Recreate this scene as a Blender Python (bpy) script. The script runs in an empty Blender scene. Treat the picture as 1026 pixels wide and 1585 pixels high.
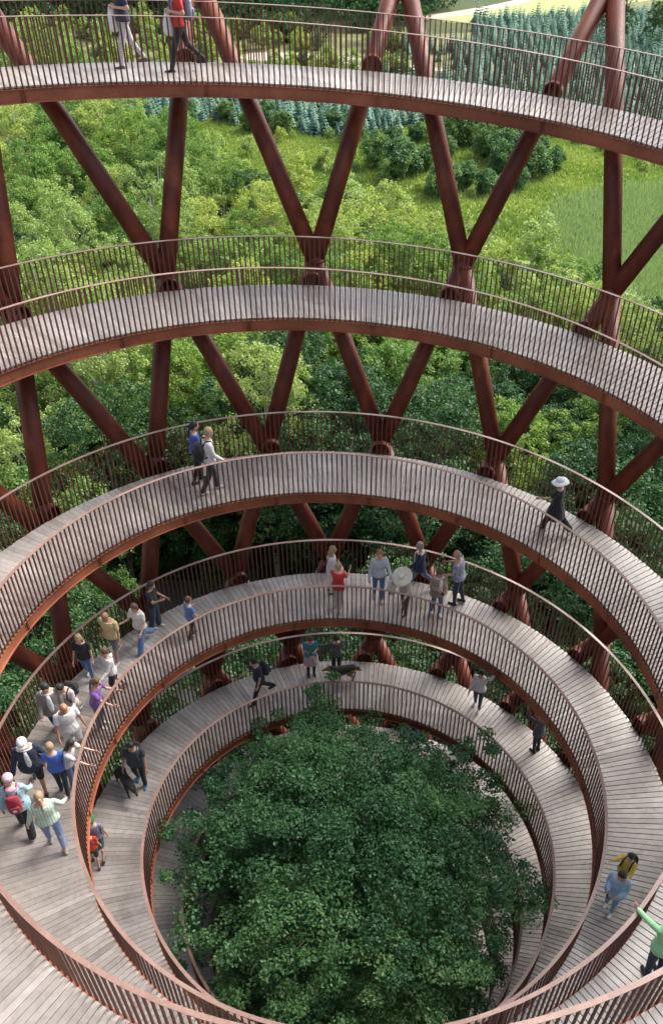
import bpy, math, random
import numpy as np
from math import radians as rad, sin, cos, pi
from mathutils import Vector, Matrix

SC = bpy.context.scene
COL = bpy.data.collections.new('place')
SC.collection.children.link(COL)
U = 0.92                      # survey units -> metres
GZ = -30.0 * U                # forest floor

# ------------------------------------------------------------------ camera
cam_d = bpy.data.cameras.new('camera')
cam = bpy.data.objects.new('camera', cam_d)
COL.objects.link(cam)
SC.camera = cam
yaw, pitch, roll = rad(-0.0222), rad(-42.539), rad(1.2663)
fw = Vector((sin(yaw) * cos(pitch), cos(yaw) * cos(pitch), sin(pitch)))
rt = Vector((cos(yaw), -sin(yaw), 0.0))
up = rt.cross(fw)
rt2 = cos(roll) * rt + sin(roll) * up
up2 = -sin(roll) * rt + cos(roll) * up
m = Matrix((rt2, up2, -fw)).transposed().to_4x4()
m.translation = Vector((0.0, -11.3451 * U, 17.3173 * U))
cam.matrix_world = m
cam_d.sensor_fit = 'VERTICAL'
cam_d.sensor_height = 36.0
cam_d.lens = 1345.55 / 1585.0 * 36.0
cam_d.shift_x = -54.89 / 1585.0
cam_d.shift_y = 99.07 / 1585.0
cam_d.clip_end = 6000.0
cam_d.clip_start = 0.1

# ------------------------------------------------------------------ light
SUN_AZ, SUN_EL = rad(42.0), rad(47.0)     # azimuth measured from +x towards +y
w = bpy.data.worlds.new('World')
SC.world = w
w.use_nodes = True
nt = w.node_tree
nt.nodes.clear()
sky = nt.nodes.new('ShaderNodeTexSky')
sky.sky_type = 'NISHITA'
sky.sun_disc = False
sky.sun_elevation = SUN_EL
sky.sun_rotation = pi / 2 - SUN_AZ
sky.air_density = 1.0
sky.dust_density = 4.0
sky.ozone_density = 1.0
bg = nt.nodes.new('ShaderNodeBackground')
bg.inputs['Strength'].default_value = 0.1
hs = nt.nodes.new('ShaderNodeHueSaturation')
hs.inputs['Saturation'].default_value = 0.55
wo = nt.nodes.new('ShaderNodeOutputWorld')
nt.links.new(sky.outputs[0], hs.inputs['Color'])
nt.links.new(hs.outputs[0], bg.inputs[0])
nt.links.new(bg.outputs[0], wo.inputs[0])
sd = bpy.data.lights.new('sun', 'SUN')
sd.energy = 1.5
sd.angle = rad(35.0)
sd.color = (1.0, 0.96, 0.9)
sun = bpy.data.objects.new('sun', sd)
COL.objects.link(sun)
sun.rotation_euler = Vector((cos(SUN_AZ) * cos(SUN_EL), sin(SUN_AZ) * cos(SUN_EL), sin(SUN_EL))).to_track_quat('Z', 'Y').to_euler()
SC.view_settings.view_transform = 'Standard'
SC.view_settings.look = 'None'
SC.view_settings.exposure = 1.74
SC.view_settings.gamma = 1.0
SC.view_settings.use_curve_mapping = False
SC.cycles.max_bounces = 6
SC.cycles.diffuse_bounces = 3
SC.cycles.glossy_bounces = 2
SC.cycles.transmission_bounces = 3
SC.cycles.transparent_max_bounces = 4

# ------------------------------------------------------------------ helpers
def link(o, parent=None):
    COL.objects.link(o)
    if parent is not None:
        o.parent = parent
    return o

def tag(o, label=None, cat=None, group=None, kind=None):
    if label: o['label'] = label
    if cat: o['category'] = cat
    if group: o['group'] = group
    if kind: o['kind'] = kind
    return o

def empty(name, loc=(0, 0, 0), rz=0.0):
    o = bpy.data.objects.new(name, None)
    o.empty_display_size = 0.3
    o.location = loc
    o.rotation_euler = (0, 0, rz)
    return link(o)

def mesh_np(name, v, f, mat=None, smooth=False, attr=None):
    """v (n,3); f = list of tuples or ndarray (m,k); attr = per-face tint float."""
    me = bpy.data.meshes.new(name)
    v = np.asarray(v, dtype=np.float32)
    if isinstance(f, np.ndarray):
        k = f.shape[1]
        me.vertices.add(len(v)); me.vertices.foreach_set('co', v.ravel())
        me.loops.add(f.size); me.loops.foreach_set('vertex_index', f.astype(np.int32).ravel())
        me.polygons.add(len(f))
        me.polygons.foreach_set('loop_start', np.arange(0, f.size, k, dtype=np.int32))
        me.update(calc_edges=True)
    else:
        me.from_pydata([tuple(map(float, q)) for q in v], [], f)
    if attr is not None:
        a = me.attributes.new('tint', 'FLOAT', 'FACE')
        a.data.foreach_set('value', np.asarray(attr, dtype=np.float32))
    if smooth:
        me.polygons.foreach_set('use_smooth', np.ones(len(me.polygons), dtype=bool))
    if mat is not None:
        me.materials.append(mat)
    me.validate()
    return me

def obj(name, me, parent=None, loc=None, rz=None):
    o = bpy.data.objects.new(name, me)
    if loc is not None: o.location = loc
    if rz is not None: o.rotation_euler = (0, 0, rz)
    return link(o, parent)

class MB:
    """mesh collector"""
    def __init__(s):
        s.v = []; s.f = []; s.t = []; s.n = 0
    def add(s, v, f, tint=0.5):
        s.v.extend([tuple(q) for q in v])
        s.f.extend([tuple(i + s.n for i in q) for q in f])
        s.t.extend([tint] * len(f))
        s.n += len(v)
    def box8(s, p, tint=0.5):
        s.add(p, [(0, 3, 2, 1), (4, 5, 6, 7), (0, 1, 5, 4), (1, 2, 6, 5), (2, 3, 7, 6), (3, 0, 4, 7)], tint)
    def tube(s, pts, radii, k=8, caps=True, tint=0.5, flat=None):
        pts = [Vector(p) for p in pts]
        vs = []
        t0 = (pts[1] - pts[0]).normalized()
        ref = Vector((0, 0, 1)) if abs(t0.z) < 0.9 else Vector((1, 0, 0))
        a = t0.cross(ref).normalized()
        for i, p in enumerate(pts):
            if i == 0: t = pts[1] - p
            elif i == len(pts) - 1: t = p - pts[i - 1]
            else: t = pts[i + 1] - pts[i - 1]
            if t.length < 1e-7: t = t0
            t = t.normalized()
            a = (a - t * a.dot(t))
            if a.length < 1e-6: a = t.orthogonal()
            a.normalize(); b = t.cross(a)
            for j in range(k):
                an = 2 * pi * j / k
                vs.append(p + (a * cos(an) + b * sin(an)) * radii[i])
        fs = []
        for i in range(len(pts) - 1):
            for j in range(k):
                fs.append((i * k + j, i * k + (j + 1) % k, (i + 1) * k + (j + 1) % k, (i + 1) * k + j))
        if caps:
            fs.append(tuple(reversed(range(k))))
            fs.append(tuple(range((len(pts) - 1) * k, len(pts) * k)))
        s.add(vs, fs, tint)
    def ball(s, c, r, mat=None, k=10, rings=7, tint=0.5):
        """ellipsoid, r=(rx,ry,rz), mat = 3x3 rotation"""
        if not hasattr(r, '__len__'): r = (r, r, r)
        vs = [Vector((0, 0, -r[2]))]
        for i in range(1, rings):
            ph = -pi / 2 + pi * i / rings
            for j in range(k):
                an = 2 * pi * j / k
                vs.append(Vector((cos(ph) * cos(an) * r[0], cos(ph) * sin(an) * r[1], sin(ph) * r[2])))
        vs.append(Vector((0, 0, r[2])))
        fs = []
        for j in range(k):
            fs.append((0, 1 + (j + 1) % k, 1 + j))
            fs.append((len(vs) - 1, 1 + (rings - 2) * k + j, 1 + (rings - 2) * k + (j + 1) % k))
        for i in range(rings - 2):
            for j in range(k):
                fs.append((1 + i * k + j, 1 + i * k + (j + 1) % k, 1 + (i + 1) * k + (j + 1) % k, 1 + (i + 1) * k + j))
        c = Vector(c)
        if mat is not None: vs = [mat @ q for q in vs]
        s.add([q + c for q in vs], fs, tint)
    def cap(s, a, b, ra, rb, k=10):
        """tapered capsule"""
        a, b = Vector(a), Vector(b)
        d = b - a
        L = d.length
        if L < 1e-5:
            s.ball(a, ra); return
        d.normalize()
        pts = []; rr = []
        for i in range(4):
            an = pi / 2 * i / 4
            pts.append(a - d * ra * cos(an)); rr.append(max(ra * sin(an), ra * 0.08))
        pts.append(a); rr.append(ra)
        pts.append((a + b) / 2); rr.append((ra + rb) / 2)
        pts.append(b); rr.append(rb)
        for i in range(1, 5):
            an = pi / 2 * i / 4
            pts.append(b + d * rb * sin(an)); rr.append(max(rb * cos(an), rb * 0.08))
        s.tube(pts, rr, k)
    def loft(s, secs, k=14):
        """secs = list of (centre, rx, ry, xaxis, yaxis)"""
        vs = []
        for c, rx, ry, xa, ya in secs:
            for j in range(k):
                an = 2 * pi * j / k
                vs.append(Vector(c) + Vector(xa) * rx * cos(an) + Vector(ya) * ry * sin(an))
        n = len(secs); fs = []
        for i in range(n - 1):
            for j in range(k):
                fs.append((i * k + j, i * k + (j + 1) % k, (i + 1) * k + (j + 1) % k, (i + 1) * k + j))
        fs.append(tuple(reversed(range(k))))
        fs.append(tuple(range((n - 1) * k, n * k)))
        s.add(vs, fs)
    def mesh(s, name, mat=None, smooth=False, tint=False):
        return mesh_np(name, s.v, s.f, mat, smooth, s.t if tint else None)

# ------------------------------------------------------------------ materials
def newmat(name):
    mt = bpy.data.materials.new(name)
    mt.use_nodes = True
    n = mt.node_tree
    return mt, n, n.nodes['Principled BSDF']

def L(n, a, b): n.links.new(a, b)

def noise(n, scale, detail=4, coord='Object', rough=0.6, sc=None):
    tc = n.nodes.new('ShaderNodeTexCoord')
    nz = n.nodes.new('ShaderNodeTexNoise')
    nz.inputs['Scale'].default_value = scale
    nz.inputs['Detail'].default_value = detail
    nz.inputs['Roughness'].default_value = rough
    src = tc.outputs[coord]
    if sc:
        mp = n.nodes.new('ShaderNodeMapping')
        mp.inputs['Scale'].default_value = sc
        L(n, src, mp.inputs[0]); src = mp.outputs[0]
    L(n, src, nz.inputs['Vector'])
    return nz

def geo_noise(n, scale, detail=4, rough=0.6, sc=None):
    g = n.nodes.new('ShaderNodeNewGeometry')
    nz = n.nodes.new('ShaderNodeTexNoise')
    nz.inputs['Scale'].default_value = scale
    nz.inputs['Detail'].default_value = detail
    nz.inputs['Roughness'].default_value = rough
    src = g.outputs['Position']
    if sc:
        mp = n.nodes.new('ShaderNodeMapping')
        mp.inputs['Scale'].default_value = sc
        L(n, src, mp.inputs[0]); src = mp.outputs[0]
    L(n, src, nz.inputs['Vector'])
    return nz

def ramp(n, fac, stops):
    r = n.nodes.new('ShaderNodeValToRGB')
    e = r.color_ramp.elements
    while len(e) < len(stops): e.new(0.5)
    for i, (p, c) in enumerate(stops):
        e[i].position = p
        e[i].color = (*c, 1.0) if len(c) == 3 else c
    L(n, fac, r.inputs[0])
    return r

def bump(n, b, h, strength=0.3, dist=0.02):
    bp = n.nodes.new('ShaderNodeBump')
    bp.inputs['Strength'].default_value = strength
    bp.inputs['Distance'].default_value = dist
    L(n, h, bp.inputs['Height'])
    L(n, bp.outputs[0], b.inputs['Normal'])

def mixc(n, fac, a, b, mode='MIX'):
    mx = n.nodes.new('ShaderNodeMix')
    mx.data_type = 'RGBA'; mx.blend_type = mode
    for s, v in ((0, fac), (6, a), (7, b)):
        if isinstance(v, (int, float)): mx.inputs[s].default_value = v
        elif isinstance(v, tuple): mx.inputs[s].default_value = (*v, 1.0)
        else: L(n, v, mx.inputs[s])
    return mx.outputs[2]

def corten(name, lo, mid, hi, rough=0.55, streak=(1.4, 1.4, 0.35), spec=0.4):
    mt, n, b = newmat(name)
    a = geo_noise(n, 1.3, 6, 0.65, streak)
    r = ramp(n, a.outputs[0], [(0.34, lo), (0.5, mid), (0.66, hi)])
    f = geo_noise(n, 28, 5, 0.7)
    c = mixc(n, 0.35, r.outputs[0], ramp(n, f.outputs[0], [(0.35, (0.45, 0.42, 0.4)), (0.65, (1.35, 1.2, 1.1))]).outputs[0], 'MULTIPLY')
    L(n, c, b.inputs['Base Color'])
    rr = ramp(n, f.outputs[0], [(0.3, (rough - 0.12,) * 3), (0.7, (rough + 0.15,) * 3)])
    L(n, rr.outputs[0], b.inputs['Roughness'])
    b.inputs['Specular IOR Level'].default_value = spec
    bump(n, b, f.outputs[0], 0.25, 0.004)
    return mt

M = {}
M['tube'] = corten('weathering_steel_tube', (0.085, 0.020, 0.013), (0.135, 0.031, 0.018), (0.23, 0.062, 0.028), 0.5, (1.6, 1.6, 0.3), 0.35)
M['plate'] = corten('weathering_steel_plate', (0.17, 0.055, 0.03), (0.27, 0.088, 0.045), (0.36, 0.13, 0.07), 0.6, (0.6, 0.6, 0.5))
M['bar'] = corten('weathering_steel_bar', (0.08, 0.032, 0.024), (0.12, 0.046, 0.032), (0.18, 0.068, 0.042), 0.6)
M['rail'] = corten('weathering_steel_handrail', (0.23, 0.14, 0.112), (0.28, 0.172, 0.14), (0.34, 0.22, 0.182), 0.38, (0.8, 0.8, 0.8), 0.7)  # base colour made paler to carry the sky reflected on the flat rail
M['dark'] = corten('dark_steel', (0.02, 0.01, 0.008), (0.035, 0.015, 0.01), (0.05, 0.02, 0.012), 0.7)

def wood(name, use_tint):
    mt, n, b = newmat(name)
    if use_tint:
        at = n.nodes.new('ShaderNodeAttribute'); at.attribute_name = 'tint'
        rnd = at.outputs['Fac']
    else:
        oi = n.nodes.new('ShaderNodeObjectInfo'); rnd = oi.outputs['Random']
    r = ramp(n, rnd, [(0.0, (0.29, 0.258, 0.232)), (0.2, (0.375, 0.34, 0.31)), (0.8, (0.42, 0.382, 0.35)), (1.0, (0.49, 0.45, 0.415))])
    g = geo_noise(n, 9, 5, 0.7)
    big = geo_noise(n, 0.5, 4, 0.6)
    c = mixc(n, 0.6, r.outputs[0], ramp(n, g.outputs[0], [(0.3, (0.68, 0.66, 0.64)), (0.7, (1.15, 1.14, 1.13))]).outputs[0], 'MULTIPLY')
    c = mixc(n, 0.7, c, ramp(n, big.outputs[0], [(0.35, (0.78, 0.76, 0.74)), (0.65, (1.1, 1.09, 1.1))]).outputs[0], 'MULTIPLY')
    sp = geo_noise(n, 3.2, 2, 0.4)
    c = mixc(n, ramp(n, sp.outputs[0], [(0.64, (0, 0, 0)), (0.76, (0.45, 0.45, 0.45))]).outputs[0], c, (0.16, 0.13, 0.11))
    st = geo_noise(n, 1.6, 6, 0.75)
    c = mixc(n, 0.75, c, ramp(n, st.outputs[0], [(0.36, (0.72, 0.69, 0.66)), (0.5, (1, 1, 1)), (0.66, (1.08, 1.08, 1.08))]).outputs[0], 'MULTIPLY')
    L(n, c, b.inputs['Base Color'])
    b.inputs['Roughness'].default_value = 0.38
    b.inputs['Specular IOR Level'].default_value = 0.9
    bump(n, b, g.outputs[0], 0.3, 0.004)
    return mt
M['plank'] = wood('weathered_oak', False)
M['planks'] = wood('weathered_oak_run', True)

def leafmat(name, c1, c2, c3, trans=0.35, obj_rand=True, rough=0.55):
    """leaf colour by leaf (tint attribute) and by tree"""
    mt, n, b = newmat(name)
    n.nodes.remove(b)
    out = n.nodes['Material Output']
    at = n.nodes.new('ShaderNodeAttribute'); at.attribute_name = 'tint'
    r = ramp(n, at.outputs['Fac'], [(0.0, c1), (0.5, c2), (1.0, c3)])
    c = r.outputs[0]
    if obj_rand:
        oi = n.nodes.new('ShaderNodeObjectInfo')
        v = ramp(n, oi.outputs['Random'], [(0.0, (0.80, 0.90, 0.92)), (0.35, (0.95, 1.0, 0.98)), (0.7, (1.08, 1.04, 0.92)), (1.0, (1.25, 1.14, 0.85))])
        c = mixc(n, 1.0, c, v.outputs[0], 'MULTIPLY')
    d = n.nodes.new('ShaderNodeBsdfDiffuse')
    t = n.nodes.new('ShaderNodeBsdfTranslucent')
    g = n.nodes.new('ShaderNodeBsdfGlossy')
    g.inputs['Roughness'].default_value = rough
    g.inputs['Color'].default_value = (0.8, 0.85, 0.8, 1)
    mx = n.nodes.new('ShaderNodeMixShader'); mx.inputs[0].default_value = trans
    m2 = n.nodes.new('ShaderNodeMixShader'); m2.inputs[0].default_value = 0.035
    L(n, c, d.inputs[0])
    tc = mixc(n, 1.0, c, (1.15, 1.3, 0.5), 'MULTIPLY')
    L(n, tc, t.inputs[0])
    L(n, d.outputs[0], mx.inputs[1]); L(n, t.outputs[0], mx.inputs[2])
    L(n, mx.outputs[0], m2.inputs[1]); L(n, g.outputs[0], m2.inputs[2])
    L(n, m2.outputs[0], out.inputs[0])
    return mt
M['leaf_centre'] = leafmat('dark_beech_leaf', (0.016, 0.066, 0.026), (0.055, 0.16, 0.055), (0.22, 0.37, 0.12), 0.32, False, 0.5)
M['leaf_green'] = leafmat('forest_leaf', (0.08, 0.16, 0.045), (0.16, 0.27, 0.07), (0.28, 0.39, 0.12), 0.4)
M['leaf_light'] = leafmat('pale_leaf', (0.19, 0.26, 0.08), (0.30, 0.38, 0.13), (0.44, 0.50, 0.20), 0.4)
M['leaf_dark'] = leafmat('deep_leaf', (0.016, 0.055, 0.02), (0.034, 0.095, 0.03), (0.08, 0.165, 0.045))  # deep green, darkened further to stand in for shade near the tower
M['leaf_bush'] = leafmat('willow_leaf', (0.06, 0.13, 0.05), (0.10, 0.19, 0.07), (0.17, 0.27, 0.10))
M['needle'] = leafmat('spruce_needle', (0.035, 0.095, 0.068), (0.07, 0.155, 0.115), (0.145, 0.255, 0.20), 0.1)
M['reed'] = leafmat('reed', (0.20, 0.28, 0.15), (0.28, 0.37, 0.21), (0.38, 0.46, 0.28), 0.3, False)
M['grass'] = leafmat('meadow_grass', (0.14, 0.22, 0.06), (0.26, 0.34, 0.10), (0.42, 0.44, 0.17), 0.3, False)

def simple(name, col, rough=0.8, var=0.15, scale=14, bmp=0.2):
    mt, n, b = newmat(name)
    g = noise(n, scale, 4)
    lo = tuple(max(0, c * (1 - var)) for c in col); hi = tuple(min(1, c * (1 + var)) for c in col)
    L(n, ramp(n, g.outputs[0], [(0.3, lo), (0.7, hi)]).outputs[0], b.inputs['Base Color'])
    b.inputs['Roughness'].default_value = rough
    bump(n, b, g.outputs[0], bmp, 0.01)
    return mt
M['bark'] = simple('bark', (0.13, 0.11, 0.085), 0.9, 0.4, 6)
M['bark_pale'] = simple('pale_bark', (0.42, 0.40, 0.34), 0.9, 0.25, 6)

# ------------------------------------------------------------------ tower form
def z_of(n):
    """deck height after n turns (metres)"""
    if n >= -2: return (3.2597 * n + 0.2389 * n * n) * U
    return (-5.564 + 2.35 * (n + 2)) * U
def r_in(z):
    z = z / U
    if z >= -8: r = 5.7341 + 0.2824 * z + 0.0114 * z * z + 0.0003 * z ** 3
    else: r = 4.05 + 0.157 * (z + 8) + 0.0131 * (z + 8) ** 2
    return r * U
DW = 1.863 * U               # deck width
RH = 1.25 * U                # railing height
def ang(n): return rad(90 + 360 * n)
def P3(th, r, z): return Vector((r * cos(th), r * sin(th), z))
N0, N1 = -12.3, 3.92

camp = Vector(m.translation)
def in_frame(p, mg=0.06):
    v = p - camp
    d = v.dot(fw)
    if d < 0.5: return None
    x = 0.5 + (54.89 + 1345.55 * v.dot(rt2) / d) / 1026
    y = 0.5 + (99.07 - 1345.55 * v.dot(up2) / d) / 1585
    if -mg < x < 1 + mg and -mg < y < 1 + mg: return d
    return None

rng = random.Random(7)
tower = empty('observation_tower', (0, 0, GZ))
tag(tower, 'rust brown steel observation tower with grey timber spiral walkway around a tree', 'tower')
OFF = Vector((0, 0, -GZ))     # child coordinates are relative to the tower base

def tobj(name, me, parent, loc=Vector((0, 0, 0)), rz=0.0):
    o = bpy.data.objects.new(name, me)
    COL.objects.link(o); o.parent = parent
    o.location = Vector(loc) + (OFF if parent is tower else Vector((0, 0, 0)))
    o.rotation_euler = (0, 0, rz)
    return o

# --- walkway: steel substructure (soffit plate + outer edge beam + joists)
def ribbon(mb, n0, n1, prof, step=1 / 180.0):
    """sweep closed profile [(dr, dz)] relative to inner edge radius and deck height"""
    cnt = max(2, int(math.ceil((n1 - n0) / step)) + 1)
    vs = []; k = len(prof)
    for i in range(cnt):
        n = n0 + (n1 - n0) * i / (cnt - 1)
        z = z_of(n); r = r_in(z)
        for dr, dz in prof: vs.append(P3(ang(n), r + dr, z + dz))
    fs = []
    for i in range(cnt - 1):
        for j in range(k):
            fs.append((i * k + j, (i + 1) * k + j, (i + 1) * k + (j + 1) % k, i * k + (j + 1) % k))
    fs.append(tuple(range(k))); fs.append(tuple(reversed(range((cnt - 1) * k, cnt * k))))
    mb.add(vs, fs)

b = MB()
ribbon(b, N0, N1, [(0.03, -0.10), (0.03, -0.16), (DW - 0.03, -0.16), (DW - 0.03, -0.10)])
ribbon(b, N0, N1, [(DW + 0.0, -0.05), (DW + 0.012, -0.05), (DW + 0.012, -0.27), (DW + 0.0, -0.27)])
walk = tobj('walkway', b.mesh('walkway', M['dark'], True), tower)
# edge beam plates, 18 per turn, with a bolted flange at each joint
def bolt(mb, c, d, r=0.014, h=0.012):
    mb.tube([c, c + d * h], [r, r], 6)
k0 = int(math.ceil(-3.2 * 18)); k1 = int(N1 * 18)
rest_f = MB()
for k in range(int(math.ceil(N0 * 18)), k1):
    na, nb = k / 18.0 + 0.00004, (k + 1) / 18.0 - 0.00004
    mb = MB()
    ribbon(mb, na, nb, [(0.018, -0.045), (-0.045, -0.045), (-0.045, -0.057), (-0.012, -0.057), (-0.012, -0.285), (-0.045, -0.285), (-0.045, -0.297), (0.018, -0.297)], 1 / 180.0)
    for s, n in ((1, na), (-1, nb)):
        th = ang(n + s * 0.0002); z = z_of(n); r = r_in(z)
        t = Vector((-sin(th), cos(th), 0)) * (0.012 * s)
        p = [P3(th, r - 0.042, z - 0.287), P3(th, r + 0.0, z - 0.287), P3(th, r + 0.0, z - 0.055), P3(th, r - 0.042, z - 0.055)]
        mb.box8(p + [q + t for q in p])
        for q in range(4):
            c = P3(th, r - 0.013, z - 0.10 - 0.048 * q) + t * 3.2
            bolt(mb, c, -P3(th, 1, 0))
    if k >= k0:
        tobj('edge_beam', mb.mesh('edge_beam', M['plate']), walk)
    else:
        rest_f.add(mb.v, mb.f)
tag(tobj('lower_edge_beams', rest_f.mesh('lower_edge_beams', M['plate']), walk), kind='stuff')

# --- planks
planks = []
n = N1
while n > N0:
    z = z_of(n); r = r_in(z)
    wdt = 0.118 + rng.uniform(-0.002, 0.002)
    dn = wdt / (2 * pi * (r + DW * 0.5))
    planks.append((n, dn)); n -= dn
def plank_verts(n, dn, j1, j2, j3):
    na, nb = n - dn, n
    gap = 0.0055
    vs = []
    za, zb = z_of(na), z_of(nb)
    ra, rb = r_in(za), r_in(zb)
    ta, tb = ang(na), ang(nb)
    i_, o_ = -0.004 + j1, DW + 0.012 + j2
    out = []
    for dz in (-0.034, 0.0):
        for (th, s, r, z) in ((ta, 1, ra, za), (tb, -1, rb, zb)):
            t = Vector((-sin(th), cos(th), 0)) * gap * s
            pi_, po = P3(th, r + i_, (za + zb) / 2 + dz + j3) + t, P3(th, r + o_, (za + zb) / 2 + dz + j3) + t
            out.append((pi_, po))
    a0, b0, a1, b1 = out
    return [a0[0], a0[1], b0[1], b0[0], a1[0], a1[1], b1[1], b1[0]]
info = []
for i, (n, dn) in enumerate(planks):
    z = z_of(n)
    c = P3(ang(n), r_in(z) + DW / 2, z)
    d = in_frame(c, 0.0)
    info.append((d if d else 1e9, i))
vis = set(i for d, i in sorted(info)[:300])
b = MB()
for i, (n, dn) in enumerate(planks):
    v = plank_verts(n, dn, rng.uniform(-0.003, 0.003), rng.uniform(-0.008, 0.008), rng.uniform(-0.0025, 0.0025))
    if i in vis:
        q = MB(); q.box8(v)
        tobj('plank', q.mesh('plank', M['plank']), walk)
    else:
        b.box8(v, rng.random())
tag(tobj('planking', b.mesh('planking', M['planks'], tint=True), walk), kind='stuff')

# --- railings
def bar_mesh():
    q = MB(); w_, h0, h1 = 0.0135, -0.06, RH - 0.012
    q.box8([(-w_, -w_, h0), (w_, -w_, h0), (w_, w_, h0), (-w_, w_, h0), (-w_, -w_, h1), (w_, -w_, h1), (w_, w_, h1), (-w_, w_, h1)])
    return q.mesh('baluster', M['bar'])
barm = bar_mesh()
for nm, side in (('inner_railing', -0.030), ('outer_railing', DW + 0.034)):
    b = MB()
    ribbon(b, N0, N1, [(side - 0.032, RH - 0.012), (side + 0.032, RH - 0.012), (side + 0.032, RH), (side - 0.032, RH)], 1 / 220.0)
    railing = tobj(nm, b.mesh(nm, M['rail']), tower)
    lst = []
    n = N1 - 0.002
    while n > N0:
        z = z_of(n); r = r_in(z) + side
        lst.append((n, r, z)); n -= 0.116 / (2 * pi * r)
    inf = []
    for i, (n, r, z) in enumerate(lst):
        d = in_frame(P3(ang(n), r, z + RH / 2), 0.0)
        inf.append((d if d else 1e9, i))
    vis = set(i for d, i in sorted(inf)[:300])
    rest = MB()
    for i, (n, r, z) in enumerate(lst):
        th = ang(n)
        if i in vis:
            tobj('baluster', barm, railing, P3(th, r, z), th)
        else:
            mt = Matrix.Rotation(th, 3, 'Z'); c = P3(th, r, z)
            w_, h0, h1 = 0.0135, -0.06, RH - 0.012
            rest.box8([mt @ Vector(q) + c for q in ((-w_, -w_, h0), (w_, -w_, h0), (w_, w_, h0), (-w_, w_, h0), (-w_, -w_, h1), (w_, -w_, h1), (w_, w_, h1), (-w_, w_, h1))])
    tag(tobj('far_balusters', rest.mesh('far_balusters', M['bar']), railing), kind='stuff')

# --- steel lattice: 18 nodes per ring, straight tubes between rings
NODE_OFF = 0.45 * U
TR = 0.228 * U
rows = [20.0, 14.0, 7.96, 3.57, 0.20, -2.45, -4.85, -7.1, -9.3, -11.5, -13.8, -16.2, -18.8, -21.5, -24.5, -27.4, -30.0]
rows = [q * U for q in rows]
def node_r(z): return r_in(z) + DW + NODE_OFF
low = MB()
stub_m = None
q = MB()
# stub: hollow pipe pointing to -x
k = 24; ro, ri, ln = 0.25 * U, 0.205 * U, 0.30
vs = []
for (x, r) in ((0.0, ro), (-ln, ro), (-ln, ri), (-0.06, ri)):
    for j in range(k):
        an = 2 * pi * j / k; vs.append((x, r * cos(an), r * sin(an)))
fs = []
for i in range(3):
    for j in range(k):
        fs.append((i * k + j, (i + 1) * k + j, (i + 1) * k + (j + 1) % k, i * k + (j + 1) % k))
fs.append(tuple(range(3 * k, 4 * k)))
q.add(vs, fs)
for j in range(8):
    an = 2 * pi * j / 8
    q.ball((-ln, 0.228 * U * cos(an), 0.228 * U * sin(an)), 0.013, None, 6, 4)
stub_m = q.mesh('pipe_stub', M['tube'])
for i in range(len(rows) - 1):
    zt, zb = rows[i], rows[i + 1]
    bt = 0.0 if (i % 2 == 0) else 10.0          # offset of the top ring
    th_top = [8.0 + (10.0 if i % 2 == 0 else 0.0) + 20 * j for j in range(18)]
    # rings at z=7.96 (i+1==2), 0.20, ... hold nodes at 98 deg; the others at 88 deg
    off_b = 18.0 if (i + 1) % 2 == 0 else 8.0
    off_t = 8.0 if (i + 1) % 2 == 0 else 18.0
    rt_, rb_ = node_r(zt), node_r(zb)
    detailed = i <= 5
    meshes = {}
    for fam in (1, -1):
        A = P3(0, rb_, zb); B_ = P3(rad(10 * fam), rt_, zt)
        dd = (B_ - A)
        cnt = 2
        qm = MB(); qm.tube([A, A + dd * 0.5, B_], [TR, TR, TR], 24)
        meshes[fam] = qm
    if detailed:
        mm = {f_: meshes[f_].mesh('steel_tube', M['tube'], True) for f_ in meshes}
        cq = MB()
        A = P3(0, rb_, zb)
        cq.ball(A, TR * 1.03, None, 20, 12)
        cm = cq.mesh('joint', M['tube'], True)
        kq = MB()
        kq.tube([A + Vector((0, 0, 0.0)), A + Vector((0, 0, 0.045))], [TR * 1.16] * 2, 28)
        km = kq.mesh('joint_collar', M['tube'])
    for j in range(18):
        rz = rad(off_b + 20 * j)
        for fam in (1, -1):
            if detailed:
                tobj('steel_tube', mm[fam], tower, (0, 0, 0), rz)
            else:
                R = Matrix.Rotation(rz, 3, 'Z')
                low.add([R @ v for v in (Vector(x) for x in meshes[fam].v)], meshes[fam].f)
        if detailed:
            jo = tobj('joint', cm, tower, (0, 0, 0), rz)
            tobj('joint_collar', km, jo, (0, 0, 0), 0)
        if detailed:
            # pipe stubs where the clockwise-rising tubes pass the deck level
            A = P3(rz, rb_, zb); B_ = P3(rz - rad(10), rt_, zt)
            for kk in range(-4, 5):
                prev = None
                for s in range(61):
                    t = s / 60.0
                    p = A.lerp(B_, t)
                    thd = math.degrees(math.atan2(p.y, p.x))
                    if thd < -90: thd += 360
                    nn = kk + (thd - 90) / 360
                    if nn < N0 or nn > N1: prev = None; continue
                    g = p.z - (z_of(nn) - 0.02)
                    if prev is not None and prev * g <= 0:
                        th = math.atan2(p.y, p.x)
                        tobj('pipe_stub', stub_m, tower, p, th)
                        break
                    prev = g
tag(tobj('lower_lattice', low.mesh('lower_lattice', M['tube'], True), tower), kind='stuff')
# ------------------------------------------------------------------ ground and fields
def uv(x, y, z=None):         # survey units -> metres on the forest floor
    return Vector((x * U, y * U, GZ if z is None else z))

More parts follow.
